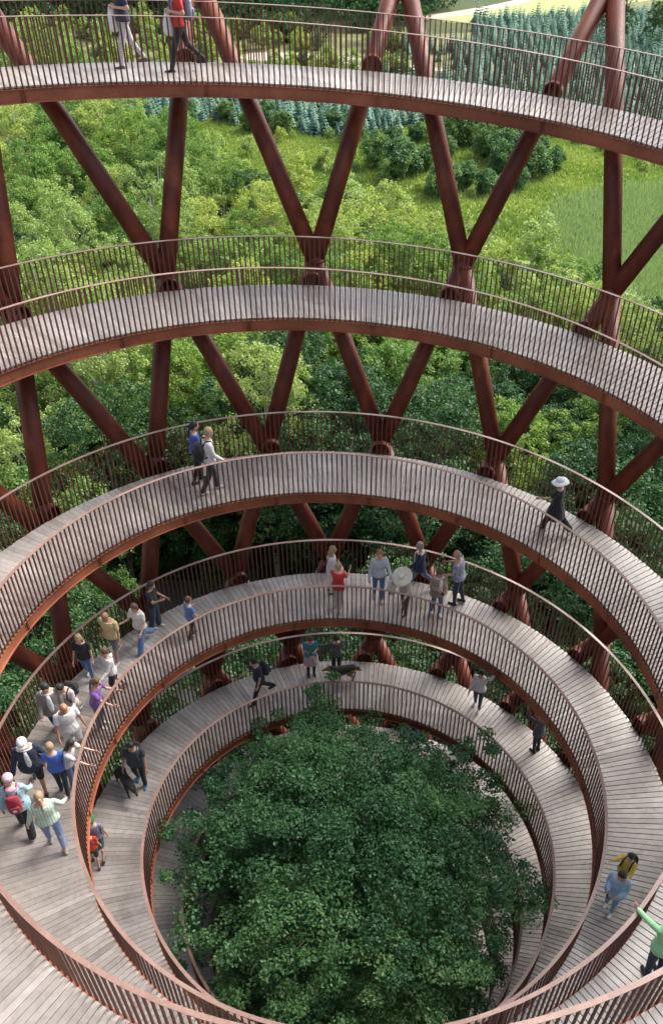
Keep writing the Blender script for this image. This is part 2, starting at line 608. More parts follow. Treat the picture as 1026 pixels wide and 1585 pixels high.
mt, n, b_ = newmat('forest_floor')
g1 = geo_noise(n, 0.05, 6, 0.6); g2 = geo_noise(n, 1.2, 5, 0.7)
c1 = ramp(n, g1.outputs[0], [(0.3, (0.035, 0.05, 0.018)), (0.5, (0.06, 0.085, 0.026)), (0.7, (0.10, 0.12, 0.035))]).outputs[0]
L(n, mixc(n, 0.8, c1, ramp(n, g2.outputs[0], [(0.3, (0.45, 0.45, 0.45)), (0.7, (1.4, 1.4, 1.3))]).outputs[0], 'MULTIPLY'), b_.inputs['Base Color'])
b_.inputs['Roughness'].default_value = 0.95
bump(n, b_, g2.outputs[0], 0.6, 0.3)
M['floor'] = mt

def field_mat(name, lo, hi, s1=0.12, s2=2.5):
    mt, n, b_ = newmat(name)
    g1 = geo_noise(n, s1, 6, 0.65); g2 = geo_noise(n, s2, 4, 0.7)
    c1 = ramp(n, g1.outputs[0], [(0.32, lo), (0.68, hi)]).outputs[0]
    L(n, mixc(n, 0.7, c1, ramp(n, g2.outputs[0], [(0.3, (0.7, 0.72, 0.65)), (0.7, (1.25, 1.2, 1.15))]).outputs[0], 'MULTIPLY'), b_.inputs['Base Color'])
    b_.inputs['Roughness'].default_value = 0.95
    bump(n, b_, g2.outputs[0], 0.5, 0.2)
    return mt
M['meadow'] = field_mat('meadow_ground', (0.13, 0.20, 0.04), (0.26, 0.33, 0.08), 0.09, 1.5)
M['reedbed'] = field_mat('reedbed_ground', (0.20, 0.28, 0.12), (0.27, 0.35, 0.17), 0.06, 2.0)
M['hay'] = field_mat('hay_field', (0.26, 0.31, 0.11), (0.36, 0.40, 0.16), 0.08, 1.0)
M['dirt'] = field_mat('pale_gravel', (0.42, 0.36, 0.29), (0.55, 0.48, 0.41), 0.3, 4)
M['heath'] = field_mat('plantation_ground', (0.09, 0.12, 0.04), (0.25, 0.25, 0.11), 0.2, 1.2)
M['concrete'] = field_mat('grey_paving', (0.17, 0.18, 0.17), (0.25, 0.26, 0.25), 0.5, 5)

# terrain sheet, gently uneven far away, flat near the tower
xs = np.concatenate([np.linspace(-3000, -300, 10), np.linspace(-260, 260, 53), np.linspace(300, 3000, 10)])
ys = np.concatenate([np.linspace(-2500, -150, 10), np.linspace(-120, 420, 55), np.linspace(480, 4000, 12)])
X, Y = np.meshgrid(xs, ys)
Z = np.full_like(X, GZ)
v = np.stack([X.ravel(), Y.ravel(), Z.ravel()], 1)
nx = len(xs); fl = []
for j in range(len(ys) - 1):
    for i in range(nx - 1):
        fl.append((j * nx + i, j * nx + i + 1, (j + 1) * nx + i + 1, (j + 1) * nx + i))
tag(obj('ground', mesh_np('ground', v, np.array(fl), M['floor'])), kind='structure')

def patch(name, pts, dz, mat, kind='structure'):
    """smooth closed outline (Catmull-Rom) laid dz above the floor"""
    out = []
    k = len(pts)
    for i in range(k):
        p0, p1, p2, p3 = (Vector(pts[(i + j) % k]) for j in (-1, 0, 1, 2))
        for s in range(8):
            t = s / 8.0
            q = 0.5 * ((2 * p1) + (p2 - p0) * t + (2 * p0 - 5 * p1 + 4 * p2 - p3) * t * t + (3 * p1 - p0 - 3 * p2 + p3) * t ** 3)
            out.append((q.x * U, q.y * U, GZ + dz))
    me = mesh_np(name, out, [tuple(range(len(out)))], mat)
    return tag(obj(name, me), kind=kind)

patch('meadow', [(-60, 128), (-25, 118), (0, 112), (25, 100), (60, 84), (110, 95), (120, 165), (60, 162), (35, 160), (10, 168), (-12, 166), (-30, 176), (-60, 182)], 0.02, M['meadow'])
patch('reed_bed', [(24, 118), (26, 104), (34, 92), (60, 84), (95, 92), (100, 135), (62, 139), (40, 134), (30, 128)], 0.04, M['reedbed'])
patch('plantation_ground', [(-70, 170), (-30, 160), (-5, 157), (12, 163), (30, 161), (70, 158), (130, 160), (160, 330), (60, 330), (40, 262), (10, 242), (-60, 236)], 0.03, M['heath'])
patch('hay_field', [(15, 262), (22, 257), (36, 263), (55, 276), (80, 296), (110, 325), (90, 335), (60, 308), (34, 282), (20, 271)], 0.05, M['hay'])
patch('dirt_path', [(-32, 214), (-27, 211), (-10, 210), (4, 204), (16, 206), (5, 211), (-12, 218), (-27, 219)], 0.06, M['dirt'])
patch('gravel_track', [(-62, 182), (-38, 170), (-31, 173), (-33, 176), (-60, 190)], 0.07, M['dirt'])
patch('field_track', [(10, 263), (16, 262), (33, 277), (62, 311), (92, 338), (90, 341), (60, 314), (30, 281)], 0.09, M['dirt'])

# paved forecourt round the foot of the tower, individual slabs near its rim
court = empty('paved_court', (0, 0, GZ))
tag(court, kind='structure')
rg = random.Random(3)
sl = MB(); 
for i in range(-12, 8):
    for j in range(3, 20):
        x0, y0 = i * 2.0, j * 2.0
        if math.hypot(x0 + 9 + 1, y0 + 1 - 27) > 9.5 + rg.uniform(-1, 1): continue
        if math.hypot(x0 + 1, y0 + 1) < 9: continue
        g = 0.012; h = 0.12 + rg.uniform(-0.004, 0.004)
        q = MB()
        q.box8([(x0 + g, y0 + g, 0), (x0 + 2 - g, y0 + g, 0), (x0 + 2 - g, y0 + 2 - g, 0), (x0 + g, y0 + 2 - g, 0),
                (x0 + g, y0 + g, h), (x0 + 2 - g, y0 + g, h), (x0 + 2 - g, y0 + 2 - g, h), (x0 + g, y0 + 2 - g, h)])
        o = obj('paving_slab', q.mesh('paving_slab', M['concrete']), court)

# ------------------------------------------------------------------ trees
def leaves_np(centres, rad_, per, size, rs, flat=0.45, nrm_up=0.55, size_var=0.35, shell=None):
    """leaf diamonds scattered in flattened clumps; returns verts, faces, tint"""
    c = np.repeat(centres, per, axis=0)
    rr = np.repeat(rad_, per)
    k = len(c)
    d = rs.normal(size=(k, 3)); d /= np.linalg.norm(d, axis=1)[:, None]
    rad_f = rs.random(k) ** 0.45
    p = c + d * (rr * rad_f)[:, None] * np.array([1, 1, flat])
    p[:, 2] -= (rr * rad_f ** 2) * 0.25 * np.linalg.norm(d[:, :2], axis=1)
    nn = rs.normal(size=(k, 3)) * (1 - nrm_up) + np.array([0, 0, 1.0]) * nrm_up + d * 0.25
    nn /= np.linalg.norm(nn, axis=1)[:, None]
    a = np.cross(nn, rs.normal(size=(k, 3))); a /= np.linalg.norm(a, axis=1)[:, None]
    b = np.cross(nn, a)
    s = size * (1 + size_var * rs.uniform(-1, 1, k))
    a = a * (s * 0.5)[:, None]; b = b * (s * 0.30)[:, None]
    fold = nn * (s * 0.10)[:, None]
    v = np.empty((k, 4, 3))
    v[:, 0] = p - a; v[:, 1] = p - b + fold; v[:, 2] = p + a; v[:, 3] = p + b + fold
    f = np.arange(k * 4).reshape(k, 4)
    clump = np.repeat(rs.random(len(centres)), per)
    t = np.clip(0.5 * rs.random(k) + 0.5 * clump, 0, 1)
    return v.reshape(-1, 3), f, t

def crown_centres(h0, h1, R, count, rs, power=0.8, top=0.35, lumps=16):
    """clump centres on the skins of overlapping foliage lobes that fill a broad, uneven crown"""
    H = h1 - h0; lob = []
    for i in range(lumps):
        t = 1 - (i + rs.random()) / lumps * 0.92
        prof = math.sqrt(max(0.0, 1 - (2 * t ** power - 1) ** 4)) if t < 0.98 else 0.2
        a = i * 2.4 + rs.uniform(-0.5, 0.5)
        rr = R * 0.66 * max(0.15, prof) * rs.uniform(0.55, 1.05)
        lr = R * rs.uniform(0.30, 0.46)
        lob.append((rr * cos(a), rr * sin(a), h0 + H * t * 0.93 - lr * 0.4, lr, lr * rs.uniform(0.7, 1.5)))
    w_ = np.array([l[3] ** 2 for l in lob]); w_ /= w_.sum()
    out = []
    while len(out) < count:
        x, y, z, lr, lz = lob[rs.choice(len(lob), p=w_)]
        d = rs.normal(size=3); d /= np.linalg.norm(d)
        if d[2] < -0.3: continue
        f = 0.72 + 0.36 * rs.random()
        p = (x + d[0] * lr * f, y + d[1] * lr * f, z + d[2] * lz * f)
        # skip what is buried inside another lobe
        bury = sum(((p[0] - l[0]) / l[3]) ** 2 + ((p[1] - l[1]) / l[3]) ** 2 + ((p[2] - l[2]) / l[4]) ** 2 < 0.4 for l in lob)
        if bury: continue
        if p[2] > h1 + 0.8: continue
        out.append(p)
    return np.array(out)

def trunk_mb(h, r0, cents, rs, nb=14, sag=0.25, k=7, base_t=0.25):
    mb = MB()
    pts = []; rr = []
    jx, jy = rs.uniform(-0.4, 0.4), rs.uniform(-0.4, 0.4)
    for i in range(9):
        t = i / 8.0
        pts.append((jx * math.sin(t * 3), jy * math.sin(t * 2.3), h * t * 0.92)); rr.append(r0 * (1 - 0.88 * t) + (0.35 * r0 if i == 0 else 0))
    mb.tube(pts, rr, k)
    idx = rs.permutation(len(cents))[:nb]
    for i in idx:
        c = Vector(cents[i])
        t = max(base_t, min(0.9, (c.z / h) * 0.75 - 0.05))
        s = Vector((jx * math.sin(t * 3), jy * math.sin(t * 2.3), h * t * 0.92))
        mid = s.lerp(c, 0.5) + Vector((0, 0, 0.06 * h))
        br = r0 * (1 - 0.88 * t) * 0.55
        mb.tube([s, s.lerp(mid, 0.5) + Vector((0, 0, 0.1)), mid, mid.lerp(c, 0.6) , c], [br, br * 0.8, br * 0.55, br * 0.3, br * 0.12], 5, False)
    return mb

def tree_variant(seed, h, R, ncl, per, leaf, matl, bark='bark', h0=0.28, clump=(0.7, 1.3), r0=0.22, flat=0.4, power=0.8, nb=14, size_up=0.55):
    rs = np.random.RandomState(seed)
    cs = crown_centres(h * h0, h * 0.97, R, ncl, rs, power)
    cr = rs.uniform(clump[0], clump[1], len(cs))
    v, f, t = leaves_np(cs, cr, per, leaf, rs, flat, size_up)
    # leaf tint varies at random, by leaf and by clump
    cm = mesh_np('crown', v, f, M[matl], False, t)
    tm = trunk_mb(h, r0, cs, rs, nb).mesh('trunk', M[bark], True)
    return tm, cm

V = {}
V['broad'] = [tree_variant(11 + i, [17, 18.5, 16.5, 18][i], [3.9, 4.5, 3.8, 4.6][i], 460, 62, 0.17, 'leaf_green', 'bark', 0.30, (0.28, 0.62), flat=0.55, power=0.9, size_up=0.45) for i in range(4)]
V['pale'] = [tree_variant(31 + i, [17.5, 16, 18.5][i], [3.9, 4.2, 4.0][i], 470, 52, 0.16, 'leaf_light', 'bark_pale', 0.30, (0.22, 0.55), 0.18, 0.7, 0.9, nb=60, size_up=0.45) for i in range(3)]
V['deep'] = [tree_variant(51 + i, [16, 18, 17][i], [3.8, 4.2, 4.1][i], 440, 60, 0.17, 'leaf_dark', 'bark', 0.20, (0.3, 0.65), flat=0.45, power=0.9) for i in range(3)]
V['bush'] = [tree_variant(71 + i, [5.0, 6.5, 4.2][i], [2.9, 3.3, 2.4][i], 110, 55, 0.33, 'leaf_bush', 'bark', 0.10, (0.55, 0.95), 0.10, 0.7, 0.75, 8) for i in range(3)]
V['willow'] = [tree_variant(81 + i, [9.5, 8.0, 10.5][i], [2.8, 2.5, 2.6][i], 130, 55, 0.27, 'leaf_light', 'bark_pale', 0.12, (0.45, 0.9), 0.10, 0.7, 0.8, 12) for i in range(3)]
V['sapling'] = [tree_variant(91 + i, [2.6, 3.4][i], [1.4, 1.6][i], 40, 34, 0.25, 'leaf_light', 'bark', 0.05, (0.3, 0.6), 0.05, 0.8, 0.7, 5) for i in range(2)]

def spruce(seed, h, R, tiers, kk, matl='needle'):
    """drooping whorls of needle fans"""
    rs = np.random.RandomState(seed)
    vs = []; fs = []; ts = []
    for i in range(tiers):
        t = i / (tiers - 1.0)
        z = h * (0.06 + 0.9 * t); r = R * (1 - t) ** 0.85 + 0.08
        m_ = max(4, int(kk * (1 - 0.6 * t)))
        for j in range(m_):
            a = 2 * pi * (j + rs.random() * 0.7) / m_ + i * 0.7
            l = r * rs.uniform(0.75, 1.15)
            d = np.array([cos(a), sin(a), 0]); s = np.array([-sin(a), cos(a), 0])
            w_ = l * 0.26 + 0.05
            up_ = 0.12 * l
            p0 = np.array([0, 0, z])
            q = [p0, p0 + d * l * 0.55 + s * w_ + [0, 0, -0.18 * l + up_], p0 + d * l + [0, 0, -0.30 * l + up_], p0 + d * l * 0.55 - s * w_ + [0, 0, -0.18 * l + up_], p0 + d * l * 0.6 + [0, 0, up_ * 1.2]]
            b0 = len(vs); vs.extend(q)
            tt = rs.random()
            fs += [(b0, b0 + 1, b0 + 4), (b0 + 1, b0 + 2, b0 + 4), (b0 + 4, b0 + 2, b0 + 3), (b0, b0 + 4, b0 + 3)]
            ts += [tt * 0.6 + 0.2, tt * 0.5 + 0.5, tt * 0.5 + 0.5, tt * 0.6 + 0.2]
    vs.append(np.array([0, 0, h * 1.04]))
    return np.array(vs), np.array(fs), np.array(ts)
V['spruce'] = []
raw_spruce = []
for i in range(4):
    v, f, t = spruce(100 + i, [3.4, 4.2, 2.9, 3.8][i], [1.15, 1.3, 1.0, 1.1][i], 9, 9)
    raw_spruce.append((v, f, t))
    tq = MB(); tq.tube([(0, 0, 0), (0, 0, 2.8)], [0.07, 0.02], 5)
    V['spruce'].append((tq.mesh('trunk', M['bark'], True), mesh_np('crown', v, f, M['needle'], False, t)))

def plant(name, kind, idx, x, y, s, rz, label, cat, group, sz=None):
    tm, cm = V[kind][idx % len(V[kind])]
    o = empty(name, (x, y, GZ), rz)
    o.scale = (s, s, sz or s)
    tag(o, label, cat, group)
    obj('trunk', tm, o); obj('crown', cm, o)
    return o

rg = random.Random(21)
placed = []
def free(x, y, dmin):
    for px, py in placed:
        if (px - x) ** 2 + (py - y) ** 2 < dmin * dmin: return False
    return True

# edge of the tall wood, from left to right (survey units)
edge = [(-90, 165), (-62, 150), (-45, 134), (-26, 101), (-5, 73), (8, 62), (18, 58), (32, 52), (60, 50), (90, 48)]
def edge_y(x):
    for (x0, y0), (x1, y1) in zip(edge, edge[1:]):
        if x0 <= x <= x1: return y0 + (y1 - y0) * (x - x0) / (x1 - x0)
    return 50
cnt = 0; tries = 0
while cnt < 560 and tries < 60000:
    tries += 1
    y = rg.uniform(-16, 162); x = rg.uniform(-98, 62)
    if math.hypot(x, y) < 14.5: continue
    if abs(x) > 16 + 0.62 * max(0, y + 11): continue
    if y > edge_y(x): continue
    if math.hypot(x + 9, y - 27) < 9.5: continue
    d = math.hypot(x, y)
    if not free(x, y, 3.5 if d < 60 else 4.0): continue
    placed.append((x, y))
    nz = math.sin(x * 0.11 + 1.3) * math.sin(y * 0.09 + 0.4) + 0.35 * math.sin(x * 0.31) * math.sin(y * 0.27 + 2)
    left = x < -0.12 * y + 2
    r_ = rg.random()
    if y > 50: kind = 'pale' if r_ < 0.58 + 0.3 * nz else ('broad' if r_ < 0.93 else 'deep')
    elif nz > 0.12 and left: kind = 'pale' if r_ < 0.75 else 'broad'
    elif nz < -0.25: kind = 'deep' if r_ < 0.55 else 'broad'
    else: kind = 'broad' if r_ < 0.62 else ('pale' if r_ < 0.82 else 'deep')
    if d < 34 and rg.random() < 0.93: kind = 'deep'  # dark leaf colour paints the under-canopy shade close to the tower
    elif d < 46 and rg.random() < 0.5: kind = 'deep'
    s = rg.uniform(0.9, 1.12)
    if d < 24: s *= 0.9
    if x > 5 and y > 40: s *= 0.92
    zone = ('close round the foot of the tower' if d < 30 else 'at the far left of the wood' if x < -0.42 * y else
            'on the right side of the wood' if x > 0.28 * y else 'along the far edge of the wood' if y > edge_y(x) - 16 else 'in the middle of the wood')
    kd = {'pale': 'pale yellow-green tree with light bare branches', 'broad': 'mid green broadleaf tree', 'deep': 'dark green shade-coloured tree'}[kind]
    lab = (kd + ' ' + zone, {'pale': 'pale trees ', 'broad': 'mid green trees ', 'deep': 'dark trees '}[kind] + zone)
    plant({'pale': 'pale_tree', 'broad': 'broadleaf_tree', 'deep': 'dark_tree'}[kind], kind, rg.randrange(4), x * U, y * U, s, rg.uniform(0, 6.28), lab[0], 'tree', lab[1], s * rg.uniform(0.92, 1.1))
    cnt += 1

# willows and low scrub in front of the meadow
cnt = 0; tries = 0
while cnt < 110 and tries < 20000:
    tries += 1
    x = rg.uniform(-12, 60); y = rg.uniform(60, 118)
    if y < edge_y(x) + 2 or y > edge_y(x) + 32 - (14 if x > 26 else 0): continue
    if not free(x, y, 3.4): continue
    placed.append((x, y)); s = rg.uniform(0.75, 1.15)
    kind = 'willow' if rg.random() < 0.7 else 'bush'
    plant('willow_tree' if kind == 'willow' else 'willow_bush', kind, rg.randrange(3), x * U, y * U, s, rg.uniform(0, 6.28),
          'slender pale willow tree between the wood and the meadow' if kind == 'willow' else 'round grey-green bush among the pale willows', 'tree' if kind == 'willow' else 'bush',
          'willows at the edge of the wood' if kind == 'willow' else 'bushes among the willows')
    cnt += 1

def in_poly0(x, y): return x > 22 and y < 140
# bushes standing in the meadow
spots = [(-23, 158, 1.0), (-20, 162, .9), (-17, 157, 1.15), (-8, 160, .9), (-4, 155, 1.0), (3, 150, 1.1), (7, 154, .8), (0, 140, 1.15), (4, 136, 1.3), (8, 139, 1.0), (11, 157, 1.1), (15, 153, 1.3), (19, 158, 1.1), (23, 156, 1.25),
         (26, 152, 1.2), (29, 157, .9), (18, 146, 1.2), (22, 143, 1.3), (26, 145, 1.2), (20, 138, 1.1), (25, 137, 1.25), (14, 131, 1.0), (10, 127, 1.15), (17, 129, 1.1), (29, 140, .9), (22, 131, .8), (33, 160, .7), (36, 156, .6), (12, 146, .7), (31, 148, .55), (-28, 164, .9), (-34, 158, 1.0), (40, 152, .5)]
for i, (x, y, s) in enumerate(spots):
    placed.append((x, y))
    plant('meadow_bush', 'bush', i, x * U, y * U, s * (0.92 if s > 1.2 else 0.68), rg.uniform(0, 6.28), 'rounded dark willow bush standing in the open meadow', 'bush', 'bushes standing in the meadow')

for i in range(60):
    x = rg.uniform(-30, 60); y = rg.uniform(122, 158)
    if in_poly0(x, y) : continue
    plant('small_shrub', 'sapling', i, x * U, y * U, rg.uniform(0.4, 0.95), rg.uniform(0, 6.28), 'small shrub scattered in the meadow grass between the bushes', 'shrub', 'small shrubs in the meadow')

# yellow-green scrub behind the top railing on the left
for i in range(230):
    x = rg.uniform(-100, 8); y = rg.uniform(193, 240)
    if x > -32 and 208 < y < 220: continue
    if x > -20 and y > 228: continue
    kd = 'sapling' if rg.random() < 0.8 else 'bush'
    plant('scrub_bush', kd, i, x * U, y * U, rg.uniform(0.7, 1.7) * (1.0 if kd == 'sapling' else 0.5), rg.uniform(0, 6.28), 'low yellow-green bush in the scrub beyond the spruces', 'bush', 'scrub bushes far out')

# spruce plantation: rows of small blue-green conifers
rows_ = []
for i in range(-34, 62):
    for j in range(-4, 58):
        x = i * 2.15 + rg.uniform(-0.5, 0.5) + 0.8 * math.sin(j * 0.4); y = 164 + j * 2.3 + rg.uniform(-0.5, 0.5)
        if y < 158 + 2.5 * math.sin(x * 0.2) + (5 if x < -28 else 0) + (6 if 8 < x < 32 else 0): continue
        if x < -2 and y > 191: continue
        if y > 262 + (x - 30) * 0.3: continue
        if x < 24 and y > 232 : continue
        if x < 18 and y > 198 and rg.random() < 0.55: continue
        if abs(x) > 25 + 0.42 * y: continue
        if x < 17 and 201 < y < 214: continue
        if rg.random() < 0.06: continue
        rows_.append((y + abs(x) * 0.2, x, y))
rows_.sort()
for i, (_, x, y) in enumerate(rows_[:298]):
    plant('young_spruce', 'spruce', i, x * U, y * U, rg.uniform(0.7, 1.25), rg.uniform(0, 6.28), 'small blue-green spruce in the conifer plantation beyond the meadow', 'tree', 'spruces of the plantation')
vs = []; fs = []; ts = []; nb = 0
for i, (_, x, y) in enumerate(rows_[298:]):
    v, f, t = raw_spruce[i % 4]
    a = rg.uniform(0, 6.28); s = rg.uniform(0.65, 1.25)
    R = np.array([[cos(a), -sin(a), 0], [sin(a), cos(a), 0], [0, 0, 1]])
    vs.append((v @ R.T) * s + np.array([x * U, y * U, GZ])); fs.append(f + nb); ts.append(np.clip(t + rg.uniform(-0.15, 0.15), 0, 1)); nb += len(v)
tag(obj('spruce_plantation', mesh_np('spruce_plantation', np.concatenate(vs), np.concatenate(fs), M['needle'], False, np.concatenate(ts))),
    'mass of small blue-green spruces stretching to the far field', kind='stuff')

# far woodland along the top of the view: one mass of crowns
rs = np.random.RandomState(5)
cs = []
for i in range(640):
    x = rs.uniform(-130, 20); y = rs.uniform(232 if x > -38 else 244, 310)
    if x > 6: y += (x - 6) * 3.0
    for q in range(5):
        cs.append((x * U + rs.uniform(-2, 2), y * U + rs.uniform(-2, 2), GZ + rs.uniform(1.5, 9 + 3 * rs.rand())))
for i in range(260):
    x = rs.uniform(24, 190); y = rs.uniform(318, 380) + max(0, (x - 90) * 0.2)
    for q in range(4):
        cs.append((x * U + rs.uniform(-2, 2), y * U + rs.uniform(-2, 2), GZ + rs.uniform(1.5, 10)))
cs = np.array(cs)
v, f, t = leaves_np(cs, rs.uniform(1.4, 2.6, len(cs)), 46, 0.75, rs, 0.8, 0.4)
tag(obj('far_wood', mesh_np('far_wood', v, f, M['leaf_dark'], False, t * 0.8)), 'dense dark green wood behind the scrub and the hay field', kind='stuff')
# a taller poplar standing among the spruces, and its neighbours
for i, (x, y, s) in enumerate([(58, 232, 0.9), (53, 236, 0.62), (64, 226, 0.6), (70, 240, 0.8)]):
    plant('poplar_tree', 'deep', i, x * U, y * U, s, i * 1.3, ['tall dark poplar rising out of the far spruces', 'smaller dark tree left of the tall poplar', 'small dark tree right in front of the poplar', 'dark tree at the right edge behind the poplar'][i], 'tree', None, s * 1.1)

# reeds and grass
def blades(cnt, poly_fn, hmin, hmax, wd, rs, z0=GZ):
    pts = []
    while len(pts) < cnt:
        p = poly_fn(rs)
        if p is not None: pts.append(p)
    p = np.array(pts); k = cnt
    a = rs.uniform(0, 2 * pi, k); h = rs.uniform(hmin, hmax, k); w_ = wd * rs.uniform(0.7, 1.3, k)
    s = np.stack([np.cos(a), np.sin(a), np.zeros(k)], 1) * w_[:, None]
    lean = rs.normal(size=(k, 3)) * 0.22 * h[:, None]; lean[:, 2] = h
    b = np.concatenate([p, np.full((k, 1), z0)], 1)
    v = np.empty((k, 3, 3)); v[:, 0] = b - s; v[:, 1] = b + s; v[:, 2] = b + lean
    return v.reshape(-1, 3), np.arange(k * 3).reshape(k, 3), rs.random(k)
def in_poly(x, y, pts):
    c = False; j = len(pts) - 1
    for i in range(len(pts)):
        xi, yi = pts[i]; xj, yj = pts[j]
        if (yi > y) != (yj > y) and x < (xj - xi) * (y - yi) / (yj - yi) + xi: c = not c
        j = i
    return c
reed_poly = [(25, 118), (27, 105), (34, 93), (60, 86), (72, 90), (76, 130), (62, 137), (40, 133), (30, 127)]
def reed_fn(rs):
    x, y = rs.uniform(24, 76), rs.uniform(86, 138)
    return (x * U, y * U) if in_poly(x + rs.normal() * 1.6, y + rs.normal() * 1.6, reed_poly) else None
v, f, t = blades(100000, reed_fn, 0.5, 1.1, 0.07, rs)
tag(obj('reeds', mesh_np('reeds', v, f, M['reed'], False, t)), 'pale green reed bed right of the meadow bushes', kind='stuff')
mead_poly = [(-45, 128), (-25, 119), (0, 113), (25, 101), (60, 85), (90, 110), (80, 162), (60, 161), (35, 159), (10, 167), (-12, 165), (-30, 174), (-50, 178)]
def mead_fn(rs):
    x, y = rs.uniform(-45, 90), rs.uniform(85, 178)
    if not in_poly(x, y, mead_poly) or in_poly(x + rs.normal() * 2, y + rs.normal() * 2, reed_poly): return None
    return (x * U, y * U)
v, f, t = blades(110000, mead_fn, 0.15, 0.65, 0.13, rs)
q_ = v[::3]; t = np.clip(0.45 + 0.35 * np.sin(q_[:, 0] * 0.21 + 2 * np.sin(q_[:, 1] * 0.1)) * np.sin(q_[:, 1] * 0.27 + q_[:, 0] * 0.08) + 0.3 * (t - 0.5), 0, 1)
tag(obj('meadow_grass', mesh_np('meadow_grass', v, f, M['grass'], False, t)), 'tall yellow-green grass of the meadow', kind='stuff')
# undergrowth on the forest floor near the tower
def und_fn(rs):
    x, y = rs.uniform(-50, 45), rs.uniform(-5, 80)
    if math.hypot(x, y) < 9 or abs(x) > 18 + 0.6 * max(0, y): return None
    if math.hypot(x + 7, y - 24) < 16: return None
    return (x * U, y * U)
cs = np.array([und_fn(rs) or (0, 60) for _ in range(1500)])
cs = np.concatenate([cs, rs.uniform(GZ + 0.2, GZ + 1.2, (len(cs), 1))], 1)
v, f, t = leaves_np(cs, rs.uniform(0.5, 1.2, len(cs)), 26, 0.34, rs, 0.7, 0.6)
tag(obj('undergrowth', mesh_np('undergrowth', v, f, M['leaf_green'], False, t)), 'ferny undergrowth on the shaded forest floor', kind='stuff')

# ------------------------------------------------------------------ the tree inside the tower
rs = np.random.RandomState(404)
ct = empty('central_tree', (0, 0, GZ))
tag(ct, 'large dark green beech growing up through the middle of the spiral tower', 'tree')
cs = []; cr = []; ctint = []
def clim(z):                 # crown radius by height, survey units
    lim = min(r_in(z * U) / U - 0.25, 4.75)
    if z > -3.7: lim = 4.98
    if z > -3.4: lim *= max(0.02, 1 - ((z + 3.4) / 2.9) ** 2.4) ** 0.5
    if z < -8: lim *= max(0.3, 1 - 0.07 * (-8 - z))
    return lim
GA = 2.39996
for i in range(152):          # fans of foliage carried on near-level limbs
    z = -0.75 - 11.5 * (i / 151.0) ** 1.2 + rs.uniform(-0.25, 0.25)
    a0 = i * GA + rs.uniform(-0.25, 0.25)
    tip = clim(z) * rs.uniform(0.86, 1.10)
    if rs.rand() < 0.14: tip *= 0.7
    tint = rs.rand()
    k_ = int(8 + tip * 3.2)
    for q in range(k_):
        u_ = (q + rs.rand()) / k_
        rr = tip * (0.22 + 0.78 * u_)
        a = a0 + rs.normal() * (0.13 + 0.10 * u_)
        zz = z + 0.45 * math.sin(u_ * pi) - 0.55 * u_ ** 2 + rs.normal() * 0.07
        cs.append((rr * cos(a) * U, rr * sin(a) * U, zz * U)); cr.append(rs.uniform(0.24, 0.50) * (1.1 - 0.35 * u_))
        ctint.append(0.02 + 0.78 * tint ** 1.4 + 0.2 * rs.rand())
# leafy twigs reaching out over the railing
for (a0, r0_, z0_, k_) in ((38, 4.95, -1.9, 12), (98, 4.7, -1.4, 9), (-8, 4.85, -3.2, 9), (128, 4.6, -2.5, 7), (205, 4.7, -3.9, 8)):
    for q in range(k_):
        a = rad(a0 + rs.normal() * 4.0); r_ = r0_ - 1.5 * (q / k_)
        cs.append((r_ * cos(a) * U, r_ * sin(a) * U, (z0_ - (r0_ - r_) * 0.6 + rs.normal() * 0.10) * U)); cr.append(rs.uniform(0.12, 0.28)); ctint.append(0.5)
cs = np.array(cs); cr = np.array(cr)
sh = np.clip((cs[:, 2] / U + 8.0) / 4.0, 0, 1)      # the top leans a little to one side
cs[:, 0] -= 0.48 * U * sh; cs[:, 1] += 0.15 * U * sh
v, f, t = leaves_np(cs, cr, 125, 0.080, rs, 0.30, 0.6)
t = np.clip(0.4 * rs.random(len(t)) + 0.6 * np.repeat(np.array(ctint), 125), 0, 1)
cs0 = cs.copy(); cs0[:, 2] -= GZ
v[:, 2] -= GZ
obj('crown', mesh_np('crown', v, f, M['leaf_centre'], False, t), ct)
mb = MB()
hh = (-2.6) * U - GZ
pts = []; rr = []
for i in range(12):
    t = i / 11.0
    pts.append((0.25 * math.sin(t * 4), 0.2 * math.sin(t * 3 + 1) - 0.17, hh * t)); rr.append(0.34 * (1 - 0.9 * t) + (0.12 if i == 0 else 0))
mb.tube(pts, rr, 12)
tag(obj('trunk', mb.mesh('trunk', M['bark'], True), ct))
for i in rs.permutation(len(cs0))[:90]:
    c = Vector(cs0[i]); rxy = math.hypot(c.x, c.y)
    zb_ = max(6.0, c.z - rxy * 0.75 - 0.6); t = min(0.97, zb_ / hh)
    s = Vector((0.25 * math.sin(t * 4), 0.2 * math.sin(t * 3 + 1) - 0.17, hh * t))
    q = MB(); br = 0.03 + 0.10 * (1 - t) 
    mid = s.lerp(c, 0.5) + Vector((0, 0, 0.15 * rxy))
    q.tube([s, s.lerp(mid, 0.5), mid, mid.lerp(c, 0.5), c], [br, br * 0.8, br * 0.55, br * 0.35, 0.008], 6, False)
    obj('branch', q.mesh('branch', M['bark'], True), ct)
#@@PART3

bpy.context.view_layer.update()
PLACE = COL
SC.collection.children.unlink(PLACE)      # keeps the evaluation of each garment cheap
COL = bpy.data.collections.new('visitors')
SC.collection.children.link(COL)
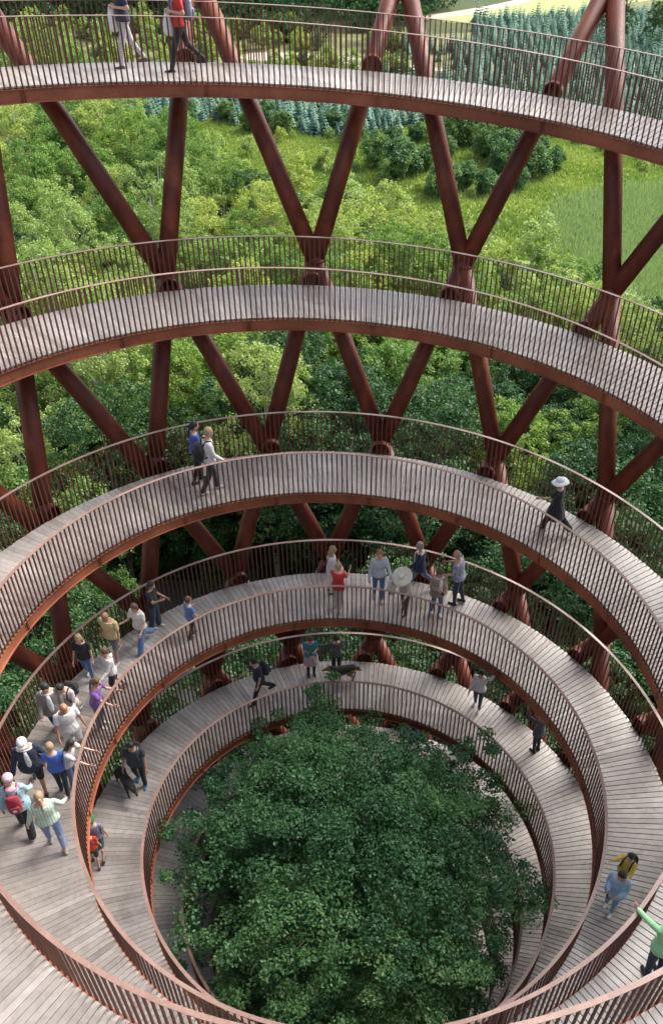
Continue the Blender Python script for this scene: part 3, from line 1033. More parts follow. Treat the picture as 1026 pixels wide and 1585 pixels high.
# ------------------------------------------------------------------ people
def cloth(name, col, rough=0.85, pat=None):
    mt, n, b_ = newmat(name)
    g = noise(n, 9, 5, 'Object', 0.65)
    c = ramp(n, g.outputs[0], [(0.25, tuple(q * 0.78 for q in col)), (0.75, tuple(min(0.95, q * 1.12) for q in col))]).outputs[0]
    if pat == 'check':
        tc = n.nodes.new('ShaderNodeTexCoord')
        for sx, rot in ((60, (0, 0, 0)), (60, (0, pi / 2, 0))):
            mp = n.nodes.new('ShaderNodeMapping'); mp.inputs['Rotation'].default_value = rot
            L(n, tc.outputs['Object'], mp.inputs[0])
            wv = n.nodes.new('ShaderNodeTexWave'); wv.inputs['Scale'].default_value = 7.0
            L(n, mp.outputs[0], wv.inputs[0])
            c = mixc(n, ramp(n, wv.outputs['Fac'], [(0.45, (0, 0, 0)), (0.6, (0.6, 0.6, 0.6))]).outputs[0], c, (0.10, 0.11, 0.25))
    if pat == 'stripe':
        wv = n.nodes.new('ShaderNodeTexWave'); wv.inputs['Scale'].default_value = 6.0
        tc = n.nodes.new('ShaderNodeTexCoord'); L(n, tc.outputs['Object'], wv.inputs[0])
        c = mixc(n, ramp(n, wv.outputs['Fac'], [(0.5, (0, 0, 0)), (0.7, (0.8, 0.8, 0.8))]).outputs[0], c, (0.28, 0.48, 0.34))
    if pat == 'speck':
        vz = noise(n, 45, 3, 'Object', 0.8)
        c = mixc(n, ramp(n, vz.outputs[0], [(0.5, (0, 0, 0)), (0.6, (1, 1, 1))]).outputs[0], c, (0.22, 0.20, 0.19))
    L(n, c, b_.inputs['Base Color'])
    b_.inputs['Roughness'].default_value = rough
    b_.inputs['Sheen Weight'].default_value = 0.15
    g2 = noise(n, 16, 3, 'Object', 0.5, (1, 1, 0.5))
    bump(n, b_, g2.outputs[0], 0.7, 0.03)
    return mt
CM = {}
def cl(col, pat=None):
    key = (tuple(col), pat)
    if key not in CM: CM[key] = cloth('fabric', col, 0.85, pat)
    return CM[key]
def skinmat(col):
    mt, n, b_ = newmat('skin')
    g = noise(n, 12, 3)
    L(n, ramp(n, g.outputs[0], [(0.3, tuple(q * 0.88 for q in col)), (0.7, tuple(q * 1.08 for q in col))]).outputs[0], b_.inputs['Base Color'])
    b_.inputs['Roughness'].default_value = 0.5
    b_.inputs['Subsurface Weight'].default_value = 0.1
    b_.inputs['Subsurface Radius'].default_value = (0.01, 0.004, 0.002)
    return mt
SKIN = {'fair': skinmat((0.56, 0.33, 0.24)), 'tan': skinmat((0.42, 0.22, 0.14)), 'brown': skinmat((0.22, 0.11, 0.07))}
WHITE = (0.74, 0.73, 0.72); BLACK = (0.016, 0.016, 0.019); NAVY = (0.022, 0.032, 0.07); JEANS = (0.10, 0.18, 0.34); DJEANS = (0.04, 0.07, 0.15)
RED = (0.55, 0.03, 0.025); GREY = (0.30, 0.30, 0.31)
HAIR = {'black': (0.012, 0.010, 0.010), 'brown': (0.10, 0.055, 0.03), 'fair': (0.36, 0.25, 0.14), 'grey': (0.30, 0.28, 0.26), 'ginger': (0.30, 0.13, 0.06), 'dark': (0.035, 0.022, 0.016)}
HM = {}
def hairmat(k):
    if k not in HM: HM[k] = cloth('hair', HAIR[k], 0.55)
    return HM[k]
EYE = simple('eye', (0.03, 0.02, 0.02), 0.2, 0.05)

tmp_sc = None
def remesh(mb, vox, name, mat, keep=None, smooth_it=3):
    """join overlapping volumes into one continuous surface"""
    me = bpy.data.meshes.new(name)
    me.from_pydata([tuple(q) for q in mb.v], [], mb.f)
    o = bpy.data.objects.new('tmp', me); COL.objects.link(o)
    md = o.modifiers.new('r', 'REMESH'); md.mode = 'VOXEL'; md.voxel_size = vox
    if smooth_it:
        ms = o.modifiers.new('s', 'SMOOTH'); ms.factor = 0.5; ms.iterations = smooth_it
    dg = bpy.context.evaluated_depsgraph_get()
    ev = o.evaluated_get(dg)
    out = bpy.data.meshes.new_from_object(ev)
    bpy.data.objects.remove(o); bpy.data.meshes.remove(me)
    out.name = name
    out.materials.clear(); out.materials.append(mat)
    out.polygons.foreach_set('use_smooth', np.ones(len(out.polygons), dtype=bool))
    return out

def rotm(ax, a): return Matrix.Rotation(a, 3, ax)

def person(label, n, rr, face, h=1.72, top=WHITE, sleeves='short', legs='long', legc=JEANS, hair='brown', hairlen='short', skin='fair',
           stride=0.0, armL=(0, 10, 10), armR=(0, 10, 10), lean=0.0, nod=10.0, turn=0.0, shoes=WHITE, build=1.0, hem=0.0, hat=None, hatc=WHITE,
           pack=None, jacket=None, group=None, pat=None, z_off=0.0, skirt=None, bag=None, vox=0.017, child=False, kneeR=None, beard=False, open_front=None, hood=None, side=None):
    """n = turns along the ramp, rr = metres from the inner edge, face = heading in degrees (0 = +x)"""
    if 0.25 < n < 0.3: h *= 0.95
    if 0.2 < n < 0.3: rr = max(0.30, rr - 0.24)
    z = z_of(n); th = ang(n); r = r_in(z) + rr
    root = empty('person', P3(th, r, z + z_off), rad(face) - pi / 2)    # local +y is forward
    tag(root, label, 'person', group)
    s = h / 1.75
    root.scale = (s, s, s)
    hk = 1.16 if child else 1.06
    W_ = build
    vec = lambda *a: Vector(a)
    # --- legs
    st = rad(stride * 0.8)
    hip_l, hip_r = vec(-0.09 * W_, 0, 0), vec(0.09 * W_, 0, 0)
    def leg(hp, sw, kb):
        d1 = vec(0, sin(sw), -cos(sw)); k = hp + d1 * 0.43
        d2 = vec(0, sin(sw - kb), -cos(sw - kb)); a = k + d2 * 0.42
        return k, a
    kbL = rad(6) + max(0.0, -st) * 0.9; kbR = rad(6) + max(0.0, st) * 0.9
    if kneeR is not None: kbR = rad(kneeR)
    kL, aL = leg(hip_l, st, kbL); kR, aR = leg(hip_r, -st, kbR)
    low = min(aL.z, aR.z) - 0.075
    P0 = vec(0, 0, -low)
    hip_l += P0; hip_r += P0; kL += P0; aL += P0; kR += P0; aR += P0
    # --- torso
    LM = rotm('X', -rad(lean))
    def T(x, y, z_): return P0 + LM @ vec(x, y, z_)
    xa = vec(1, 0, 0); ya = LM @ vec(0, 1, 0)
    secs = [(-0.06, 0.150, 0.105), (0.02, 0.168, 0.115), (0.10, 0.150, 0.105), (0.20, 0.135, 0.098), (0.32, 0.158, 0.112), (0.42, 0.172, 0.112), (0.50, 0.150, 0.09), (0.545, 0.07, 0.06)]
    def torso(mb, infl, z0, z1, flare=0.0):
        ss = []
        zs = [z0] + [q[0] for q in secs if z0 + 0.02 < q[0] < z1 - 0.01] + [z1]
        for q in zs:
            # interpolate
            for (a_, b_) in zip(secs, secs[1:]):
                if a_[0] <= q <= b_[0]:
                    t = (q - a_[0]) / (b_[0] - a_[0]); rx = a_[1] + (b_[1] - a_[1]) * t; ry = a_[2] + (b_[2] - a_[2]) * t; break
            else:
                rx, ry = (secs[0][1], secs[0][2]) if q < secs[0][0] else (secs[-1][1], secs[-1][2])
            fl = flare * max(0.0, (0.25 - q))
            ss.append((T(0, 0.0, q), rx * W_ + infl + fl, ry * (0.5 + 0.5 * W_) * (1.0 + 0.25 * (W_ - 1)) + infl + fl, xa, ya))
        mb.loft(ss, 16)
    neck = T(0, 0.01, 0.55)
    HD = rotm('Z', rad(turn)) @ rotm('X', -rad(nod + lean * 0.6))
    hc = neck + (LM @ vec(0, 0.01, 0.075)) + HD @ vec(0, 0.012, 0.075 * hk)
    # --- arms: (forward swing, out, elbow bend, [inward])
    def arm(sx, A):
        fwd, out, eb = rad(A[0]), rad(A[1]), rad(A[2]); inw = rad(A[3]) if len(A) > 3 else 0.0
        sh = T(sx * 0.172 * W_, 0, 0.478)
        R = LM @ rotm('Z', sx * inw) @ rotm('X', fwd) @ rotm('Y', -sx * out)
        d1 = R @ vec(0, 0, -1); el = sh + d1 * 0.28
        R2 = R @ rotm('X', eb)
        d2 = R2 @ vec(0, 0, -1); wr = el + d2 * 0.25
        return sh, el, wr, d2, R2
    aL_, aR_ = arm(-1, armL), arm(1, armR)
    bd = MB()
    torso(bd, 0.0, -0.06, 0.545)
    bd.cap(T(0, 0, 0.50), hc - HD @ vec(0, 0.01, 0.06), 0.058, 0.05)
    bd.ball(hc, (0.074 * hk, 0.092 * hk, 0.112 * hk), HD, 16, 12)
    bd.ball(hc + HD @ vec(0, 0.03, -0.065) * hk, (0.052 * hk, 0.055 * hk, 0.048 * hk), HD, 12, 8)
    bd.cap(hc + HD @ vec(0, 0.085, 0.012) * hk, hc + HD @ vec(0, 0.108, -0.022) * hk, 0.012, 0.017, 8)
    for sx in (-1, 1): bd.ball(hc + HD @ vec(sx * 0.075, -0.005, -0.01) * hk, (0.012, 0.022, 0.032), HD, 8, 6)
    bd.ball(hc + HD @ vec(0, 0.088, -0.058) * hk, (0.024, 0.012, 0.012), HD, 8, 6)
    lg = 0.72 if legs in ('long', 'slim', 'wide') else 1.0
    for hp, k_, a_ in ((hip_l, kL, aL), (hip_r, kR, aR)):
        bd.cap(hp, k_, lg * 0.080 * W_, lg * 0.050 * W_); bd.cap(k_, a_, lg * 0.048 * W_, 0.034)
        bd.ball(k_.lerp(a_, 0.3) + vec(0, -0.006, 0), (lg * 0.047 * W_, lg * 0.050 * W_, 0.10), None, 10, 8)
        bd.cap(a_ + vec(0, -0.02, -0.035), a_ + vec(0, 0.12, -0.052), 0.032, 0.024)
    for sx, (sh, el, wr, d2, R2) in ((-1, aL_), (1, aR_)):
        bd.cap(sh, el, 0.047 * (0.6 + 0.4 * W_), 0.038); bd.cap(el, wr, 0.037, 0.025)
        bd.ball(wr + d2 * 0.048, (0.024, 0.04, 0.05), R2, 10, 8)
    body = remesh(bd, vox * 0.85, 'body', SKIN[skin], smooth_it=2)
    # fingers joined into the same mesh
    fm = MB()
    for sx, (sh, el, wr, d2, R2) in ((-1, aL_), (1, aR_)):
        for q in range(4):
            yy = -0.027 + 0.018 * q; ln = (0.06, 0.072, 0.076, 0.066)[q]
            b0 = wr + R2 @ vec(0, yy, -0.085)
            b1 = b0 + R2 @ vec(-sx * 0.010, 0, -ln * 0.55); b2 = b1 + R2 @ vec(-sx * 0.028, 0, -ln * 0.42)
            fm.tube([b0, b1, b2], [0.0095, 0.0085, 0.0065], 6)
        b0 = wr + R2 @ vec(0, 0.03, -0.035); b1 = b0 + R2 @ vec(-sx * 0.008, 0.028, -0.025); b2 = b1 + R2 @ vec(-sx * 0.012, 0.008, -0.03)
        fm.tube([b0, b1, b2], [0.012, 0.010, 0.008], 6)
    bv = np.empty(len(body.vertices) * 3, dtype=np.float32); body.vertices.foreach_get('co', bv); bv = bv.reshape(-1, 3)
    bf = [tuple(p.vertices) for p in body.polygons]; nb = len(bv)
    allf = bf + [tuple(i + nb for i in q) for q in fm.f]
    me2 = mesh_np('body', np.concatenate([bv, np.array([tuple(q) for q in fm.v], dtype=np.float32)]), allf, SKIN[skin], True)
    bpy.data.meshes.remove(body)
    obj('body', me2, root)
    for sx in (-1, 1):
        ey = MB(); ey.ball(hc + HD @ vec(sx * 0.03, 0.084, 0.014) * hk, 0.010, None, 6, 5)
        obj('eye', ey.mesh('eye', EYE, True), root)
    def piece(name, mb, mat, vx=vox, si=2):
        return obj(name, remesh(mb, vx, name, mat, smooth_it=si), root)
    def sleeve(mb, A, kind, infl):
        sh, el, wr, d2, R2 = A
        if kind == 'none': return
        if kind == 'short': mb.cap(sh, sh.lerp(el, 0.62), 0.056 + infl, 0.052 + infl)
        else:
            mb.cap(sh, el, 0.053 + infl, 0.045 + infl); mb.cap(el, wr - d2 * 0.01, 0.044 + infl, 0.035 + infl)
    # --- trousers
    if legs != 'none':
        tb = MB(); torso(tb, 0.012, -0.06, 0.10)
        tb.ball(T(0, -0.02, -0.04), (0.15 * W_, 0.12, 0.09), None, 12, 8)
        wide = {'long': (0.069, 0.054), 'slim': (0.066, 0.046), 'wide': (0.085, 0.085), 'shorts': (0.08, 0.08), 'crop': (0.068, 0.060)}[legs]
        for hp, k_, a_ in ((hip_l, kL, aL), (hip_r, kR, aR)):
            if legs == 'shorts': tb.cap(hp, hp.lerp(k_, 0.85), 0.096 * W_, 0.082)
            else:
                tb.cap(hp, k_, 0.094 * W_, wide[0] * (0.5 + 0.5 * W_)); e = k_.lerp(a_, 0.7 if legs == 'crop' else 0.97); tb.cap(k_, e, wide[0] * (0.5 + 0.5 * W_), wide[1])
        piece('shorts' if legs == 'shorts' else 'trousers', tb, cl(legc))
    if skirt:
        sb = MB()
        ss = []
        for q, rx in ((0.16, 0.15), (0.05, 0.19), (-0.15, 0.25), (-0.38, 0.32)):
            ss.append((T(0, 0, q) if q > 0 else P0 + vec(0, 0.0, q), rx, rx * 0.85, xa, ya))
        sb.loft(ss, 20); piece('skirt', sb, cl(skirt))
    # --- shirt
    tb = MB(); torso(tb, 0.017, -0.03 - hem, 0.515, 0.10)
    for A in (aL_, aR_): sleeve(tb, A, sleeves if jacket is None else 'short', 0.006)
    piece('shirt', tb, cl(top, pat))
    if jacket is not None:
        jb = MB(); torso(jb, 0.034, -0.10 - hem, 0.505, 0.16)
        for A in (aL_, aR_): sleeve(jb, A, 'long', 0.014)
        if open_front is not None:
            j = piece('jacket', jb, cl(jacket))
            fb = MB()
            pts = [T(0, 0.112, -0.06), T(0, 0.105, 0.1), T(0, 0.100, 0.25), T(0, 0.112, 0.40), T(0, 0.105, 0.495)]
            fb.tube(pts, [0.075, 0.07, 0.07, 0.06, 0.035], 10)
            obj('shirt_front', fb.mesh('shirt_front', cl(open_front), True), root)
        else: piece('jacket', jb, cl(jacket))
    if hood is not None:
        hb = MB(); hb.ball(T(0, -0.07, 0.53), (0.11, 0.075, 0.06), LM, 12, 8); piece('hood', hb, cl(hood))
    # --- shoes
    for k_, (a_, sw) in enumerate(((aL, st), (aR, -st))):
        sb = MB()
        pt = 0.0
        sb.cap(a_ + vec(0, -0.035, -0.045), a_ + vec(0, 0.14, -0.052), 0.042, 0.034, 10)
        sb.cap(a_ + vec(0, 0, -0.01), a_ + vec(0, 0.02, -0.04), 0.046, 0.045, 10)
        obj('shoe', remesh(sb, 0.016, 'shoe', cl(shoes), smooth_it=1), root)
    # --- hair
    if hair and hairlen != 'bald':
        hb = MB(); e_ = 1.0
        hb.ball(hc + HD @ vec(0, -0.018, 0.026) * hk, (0.086 * hk, 0.096 * hk, 0.104 * hk), HD, 14, 10)
        if hairlen in ('short', 'curly') :
            hb.ball(hc + HD @ vec(0, -0.045, -0.02) * hk, (0.074 * hk, 0.06 * hk, 0.07 * hk), HD, 12, 8)
        if hairlen == 'curly':
            rq = random.Random(int(n * 1000))
            for q in range(22):
                a = rq.uniform(0, 2 * pi); e2 = rq.uniform(-0.1, 1.2)
                d = vec(cos(a) * cos(e2), min(0.45, sin(a) * cos(e2)), sin(e2))
                hb.ball(hc + HD @ vec(d.x * 0.095, d.y * 0.10 - 0.015, d.z * 0.11 + 0.02), 0.03, None, 6, 5)
        if hairlen in ('long', 'pony', 'bun', 'bob'):
            hb.ball(hc + HD @ vec(0, -0.05, -0.02) * hk, (0.078 * hk, 0.06 * hk, 0.085 * hk), HD, 12, 8)
        if hairlen == 'long':
            for sx in (-1, 0, 1):
                hb.cap(hc + HD @ vec(sx * 0.05, -0.055, -0.04), T(sx * 0.06, -0.115, 0.36), 0.042, 0.028)
            for sx in (-1, 1): hb.cap(hc + HD @ vec(sx * 0.075, -0.02, 0.0), hc + HD @ vec(sx * 0.085, -0.02, -0.17), 0.025, 0.02)
        if hairlen == 'bob':
            for sx in (-1, 1): hb.cap(hc + HD @ vec(sx * 0.072, -0.02, 0.0), hc + HD @ vec(sx * 0.078, -0.01, -0.10), 0.03, 0.025)
        if hairlen == 'pony':
            hb.ball(hc + HD @ vec(0, -0.115, 0.02), 0.032, None, 8, 6)
            hb.cap(hc + HD @ vec(0, -0.125, 0.01), T(0, -0.13, 0.40), 0.032, 0.018)
        if hairlen == 'bun': hb.ball(hc + HD @ vec(0, -0.10, 0.07), 0.042, None, 8, 6)
        # keep the face clear
        me = remesh(hb, 0.013, 'hair', hairmat(hair), smooth_it=1)
        obj('hair', me, root)
    elif hairlen == 'bald' and hair:
        hb = MB(); hb.ball(hc + HD @ vec(0, -0.042, -0.012), (0.078, 0.064, 0.062), HD, 14, 9)
        obj('hair', hb.mesh('hair', hairmat(hair), True), root)
    if beard:
        hb = MB(); hb.ball(hc + HD @ vec(0, 0.052, -0.078), (0.05, 0.046, 0.042), HD, 12, 8); obj('beard', hb.mesh('beard', hairmat('dark'), True), root)
    # --- hats
    if hat:
        hb = MB(); up_ = HD @ vec(0, 0, 1)
        c = hc + HD @ vec(0, -0.005, 0.045) * hk
        if hat == 'sun' or hat == 'wide':
            R_ = 0.235 if hat == 'sun' else 0.30
            k = 32; vs_ = []; 
            prof = [(0.098, 0.012), (0.15, 0.006), (R_ * 0.8, -0.012), (R_, -0.03), (R_, -0.036), (0.15, 0.0), (0.096, 0.004)]
            for (r_, z_) in prof:
                for j in range(k):
                    a = 2 * pi * j / k
                    vs_.append(c + HD @ vec(r_ * cos(a), r_ * sin(a), z_ + (0.018 * sin(a * 3 + 1) + 0.012 * cos(2 * a)) * (r_ / R_) ** 2))
            fs_ = []
            for i in range(len(prof) - 1):
                for j in range(k): fs_.append((i * k + j, i * k + (j + 1) % k, (i + 1) * k + (j + 1) % k, (i + 1) * k + j))
            hb.add(vs_, fs_)
            ho = obj('hat', hb.mesh('hat', cl(hatc), True), root)
            cb = MB(); cb.loft([(c + HD @ vec(0, 0, z_), r_, r_ * 1.08, HD @ vec(1, 0, 0), HD @ vec(0, 1, 0)) for z_, r_ in ((-0.005, 0.100), (0.04, 0.097), (0.085, 0.088), (0.10, 0.06), (0.095, 0.02))], 24)
            obj('crown', cb.mesh('crown', cl(hatc), True), ho)
            bb = MB(); bb.loft([(c + HD @ vec(0, 0, z_), 0.1025, 0.1025 * 1.08, HD @ vec(1, 0, 0), HD @ vec(0, 1, 0)) for z_ in (0.012, 0.034)], 24)
            obj('hat_band', bb.mesh('hat_band', cl((0.5, 0.49, 0.48)), True), ho)
        else:
            hb.ball(c + up_ * 0.0, (0.096 * hk, 0.108 * hk, 0.085 * hk), HD, 18, 10)
            fwd_ = 1 if hat == 'cap' else -1
            if hat in ('cap', 'backcap'):
                vs_ = []; k = 12
                for dz in (0.0, -0.006):
                    for r_ in (0.09, 0.165):
                        for j in range(k):
                            a = rad(35 + 110 * j / (k - 1))
                            vs_.append(c + HD @ vec(r_ * cos(a) * 0.85, fwd_ * r_ * sin(a), 0.01 + dz - (r_ - 0.09) * 0.3))
                fs_ = []
                for j in range(k - 1):
                    fs_ += [(j, j + 1, k + j + 1, k + j), (2 * k + j + 1, 2 * k + j, 3 * k + j, 3 * k + j + 1), (k + j, k + j + 1, 3 * k + j + 1, 3 * k + j)]
                hb.add(vs_, fs_)
            obj('hat', hb.mesh('hat', cl(hatc), True), root)
    # --- backpack: a thing worn, kept as its own object
    if pack is not None:
        pc, psz, plab = pack
        pr = empty('backpack', root.location, root.rotation_euler.z); pr.scale = root.scale
        tag(pr, plab, 'backpack')
        pb = MB()
        pb.loft([(T(0, -0.20 - 0.02 * W_, q), rx * psz, ry * psz, xa, ya) for q, rx, ry in ((0.05, 0.09, 0.05), (0.08, 0.14, 0.085), (0.25, 0.15, 0.095), (0.40, 0.135, 0.08), (0.47, 0.10, 0.05), (0.49, 0.05, 0.02))], 16)
        obj('pack_body', remesh(pb, 0.014, 'pack_body', cl(pc), smooth_it=1), pr)
        fb = MB(); fb.loft([(T(0, -0.29 * (0.5 + 0.5 * psz) - 0.02 * W_, q), rx * psz, 0.04, xa, ya) for q, rx in ((0.09, 0.08), (0.12, 0.11), (0.23, 0.11), (0.27, 0.09))], 14)
        obj('front_pocket', remesh(fb, 0.014, 'front_pocket', cl(pc), smooth_it=1), pr)
        if 'badge' in plab:
            q = MB(); c_ = T(0, -0.345 * (0.5 + 0.5 * psz), 0.19); e1, e3, e2 = xa * 0.035, ya * 0.006, (LM @ vec(0, 0, 1)) * 0.04
            q.box8([c_ - e1 - e2 - e3, c_ + e1 - e2 - e3, c_ + e1 - e2 + e3, c_ - e1 - e2 + e3, c_ - e1 + e2 - e3, c_ + e1 + e2 - e3, c_ + e1 + e2 + e3, c_ - e1 + e2 + e3])
            obj('badge', q.mesh('badge', cl(WHITE)), pr)
        for sx in (-1, 1):
            sb = MB()
            sb.tube([T(sx * 0.08, -0.13, 0.42), T(sx * 0.095, -0.05, 0.535), T(sx * 0.10, 0.06, 0.51), T(sx * 0.115, 0.145, 0.38), T(sx * 0.14, 0.12, 0.22), T(sx * 0.13, -0.12, 0.12)], [0.02] * 6, 8)
            obj('strap', sb.mesh('strap', cl(pc), True), pr)
        g_ = plab
    if bag is not None:
        bc, bl, bcat, bs = bag
        # something held in the right hand
        sh, el, wr, d2, R2 = aR_ if bs > 0 else aL_
        hp_ = wr + d2 * 0.08
        br_ = empty(bcat.replace(' ', '_'), root.location, root.rotation_euler.z); br_.scale = root.scale
        tag(br_, bl, bcat)
        if bcat == 'phone':
            q = MB(); ax = R2 @ vec(0, 1, 0); az = R2 @ vec(1, 0, 0); d_ = d2
            c = hp_ + d_ * 0.03
            e1, e2, e3 = ax * 0.036, d_ * 0.075, az * 0.005
            q.box8([c - e1 - e2 - e3, c + e1 - e2 - e3, c + e1 + e2 - e3, c - e1 + e2 - e3, c - e1 - e2 + e3, c + e1 - e2 + e3, c + e1 + e2 + e3, c - e1 + e2 + e3])
            obj('phone_body', q.mesh('phone_body', simple('phone_glass', (0.02, 0.02, 0.025), 0.2)), br_)
        elif bcat in ('jacket', 'shirt'):
            q = MB(); q.cap(hp_, hp_ + vec(0, 0.02, -0.35), 0.05, 0.10); q.cap(hp_ + vec(0.05, 0, 0), hp_ + vec(0.09, 0.03, -0.27), 0.04, 0.07); q.cap(hp_ + vec(-0.03, 0, 0), hp_ + vec(-0.05, -0.04, -0.40), 0.03, 0.05)
            obj('folded_cloth', remesh(q, 0.015, 'folded_cloth', cl(bc), smooth_it=1), br_)
        else:
            q = MB(); q.cap(hp_ + vec(0, 0, -0.05), hp_ + vec(0, 0.02, -0.16), 0.07, 0.09)
            obj('bag_body', remesh(q, 0.014, 'bag_body', cl(bc), smooth_it=1), br_)
    return root

# headings: up the ramp = anticlockwise seen from above
def up_(n, d=0): return math.degrees(ang(n)) + 90 + d
def dn_(n, d=0): return math.degrees(ang(n)) - 90 + d
def in_(n, d=0): return math.degrees(ang(n)) + 180 + d
def out_(n, d=0): return math.degrees(ang(n)) + d
G = None
WALK = dict(stride=24, armL=(-22, 8, 18), armR=(24, 8, 22))
WALK2 = dict(stride=-24, armL=(24, 8, 22), armR=(-22, 8, 18))
m_ = U
# deck nearest the top of the view
person('woman in dark top and pale grey leggings walking left on the top deck', 3.0744, 1.30 * m_, up_(3.0744), 1.72, NAVY, 'short', 'slim', (0.50, 0.48, 0.50), 'brown', 'long', shoes=(0.10, 0.08, 0.07), stride=20, armL=(-20, 6, 115, 25), armR=(-22, 6, 112, 30), bag=(WHITE, 'white bundle held by the woman in grey leggings', 'shirt', 1))
person('person in red T-shirt and black trousers striding left on the top deck', 3.0597, 0.93 * m_, up_(3.0597), 1.74, RED, 'short', 'long', BLACK, 'dark', 'short', shoes=BLACK, stride=27, armL=(-18, 6, 115, 25), armR=(-20, 5, 112, 30), pack=((0.22, 0.24, 0.32), 1.0, 'grey-blue backpack worn over the red T-shirt on the top deck'), bag=(WHITE, 'white bundle carried in front of the red T-shirt', 'jacket', 1))
# third deck down
person('woman in bright blue jacket with long dark ponytail, beside the white sweater', 1.0907, 1.10 * m_, dn_(1.09, -5), 1.66, (0.06, 0.10, 0.42), 'long', 'slim', BLACK, 'black', 'pony', shoes=BLACK, stride=8, armL=(5, 6, 20), armR=(10, 6, 25))
person('fair-haired man in white sweater with dark striped trousers', 1.0881, 0.55 * m_, dn_(1.09, -8), 1.76, WHITE, 'long', 'long', (0.03, 0.035, 0.05), 'fair', 'short', shoes=(0.5, 0.5, 0.5), stride=14, armL=(6, 8, 20), armR=(14, 6, 35), nod=18, pack=(BLACK, 1.15, 'black backpack on the man in the white sweater'))
person('woman in floppy white sun hat and dark dress on the third deck', 0.8944, 0.95 * m_, up_(0.89, 5), 1.52, (0.012, 0.014, 0.022), 'short', 'wide', (0.012, 0.014, 0.022), 'dark', 'bob', shoes=(0.4, 0.36, 0.34), stride=26, armL=(38, 8, 30), armR=(-8, 10, 15), hat='sun', hatc=(0.86, 0.85, 0.83), skirt=(0.012, 0.014, 0.022))
# busy fourth deck, far side from left to right
person('fair long-haired woman in long white top behind the red shirt', 0.0235, 1.05 * m_, dn_(0.02, 10), 1.58, WHITE, 'long', 'slim', WHITE, 'fair', 'long', shoes=(0.1, 0.08, 0.08), hem=0.12, armL=(10, 6, 20), armR=(5, 6, 20))
person('person in red T-shirt and pale trousers at the inner railing', 0.0207, 0.35 * m_, out_(0.02, -25), 1.58, (0.62, 0.035, 0.03), 'short', 'slim', (0.55, 0.5, 0.48), 'fair', 'short', shoes=(0.4, 0.4, 0.4), hem=0.05, stride=8, armL=(40, 5, 70), armR=(35, 5, 75))
person('ginger-haired man in pale grey long-sleeved shirt and jeans', -0.0079, 0.85 * m_, in_(-0.008, 8), 1.74, (0.48, 0.52, 0.58), 'long', 'slim', JEANS, 'ginger', 'short', shoes=(0.35, 0.33, 0.32), stride=8, armL=(30, 14, 40), armR=(5, 10, 12), bag=((0.66, 0.66, 0.62), 'white jacket hanging from the arm of the ginger man', 'jacket', -1))
person('grey curly-haired woman in navy jacket with one leg back', -0.0326, 1.62 * m_, up_(-0.03, 0), 1.64, WHITE, 'short', 'crop', (0.14, 0.22, 0.36), 'grey', 'curly', shoes=(0.03, 0.05, 0.06), stride=30, armL=(20, 8, 30), armR=(-25, 8, 10), jacket=NAVY, open_front=WHITE)
person('stooping person under a very wide cream sun hat', -0.0273, 0.50 * m_, in_(-0.03, -25), 1.55, (0.60, 0.55, 0.46), 'long', 'long', (0.10, 0.08, 0.06), 'brown', 'short', shoes=(0.1, 0.08, 0.06), hat='wide', hatc=(0.68, 0.63, 0.52), nod=28, lean=12, armL=(25, 8, 50), armR=(25, 8, 50), stride=8)
person('brown-haired woman in beige cardigan looking at something in her hands', -0.0494, 0.75 * m_, in_(-0.05, 40), 1.66, WHITE, 'short', 'slim', JEANS, 'brown', 'long', shoes=WHITE, jacket=(0.30, 0.22, 0.16), open_front=WHITE, armL=(-6, 6, 95, 20), armR=(-6, 6, 95, 25), nod=25, stride=5, bag=(BLACK, 'black phone held by the woman in the beige cardigan', 'phone', 1))
person('bald man in blue and white checked shirt and dark jeans', -0.0587, 1.48 * m_, up_(-0.06, 0), 1.80, (0.55, 0.56, 0.66), 'short', 'slim', (0.03, 0.045, 0.08), 'grey', 'bald', shoes=BLACK, pat='check', stride=6, lean=6, armL=(20, 8, 60), armR=(38, 10, 30), build=1.12)
# fourth deck, left side
person('small boy in blue T-shirt and dark leggings by the inner railing', 0.1255, 0.62 * m_, dn_(0.125, 0), 1.30, (0.12, 0.22, 0.46), 'short', 'slim', (0.03, 0.03, 0.05), 'brown', 'short', shoes=(0.1, 0.1, 0.1), child=True, stride=9, armL=(25, 10, 40), armR=(10, 10, 20))
person('long dark-haired woman in black T-shirt and dark jeans at the outer railing', 0.1365, 1.52 * m_, in_(0.136, 30), 1.55, BLACK, 'short', 'wide', (0.03, 0.045, 0.09), 'dark', 'long', shoes=WHITE, armL=(15, 8, 40), armR=(25, 6, 95), stride=5, nod=25)
person('woman in white T-shirt and wide blue jeans taking a long step', 0.1533, 1.12 * m_, up_(0.153, 10), 1.58, WHITE, 'short', 'wide', (0.12, 0.21, 0.40), 'brown', 'bob', shoes=WHITE, stride=28, armL=(10, 8, 40), armR=(30, 8, 80), nod=20)
person('bald man in pale yellow polo shirt and grey shorts', 0.1688, 1.38 * m_, up_(0.168, 12), 1.62, (0.62, 0.50, 0.26), 'short', 'shorts', (0.16, 0.17, 0.19), None, 'bald', 'tan', shoes=WHITE, stride=18, build=1.18, armL=(10, 12, 12), armR=(-10, 12, 18), nod=14)
person('fair-haired woman in black T-shirt and blue jeans at the outer railing', 0.1877, 1.48 * m_, up_(0.187, 25), 1.50, BLACK, 'short', 'slim', JEANS, 'fair', 'long', shoes=WHITE, stride=10, armL=(6, 8, 15), armR=(10, 8, 20))
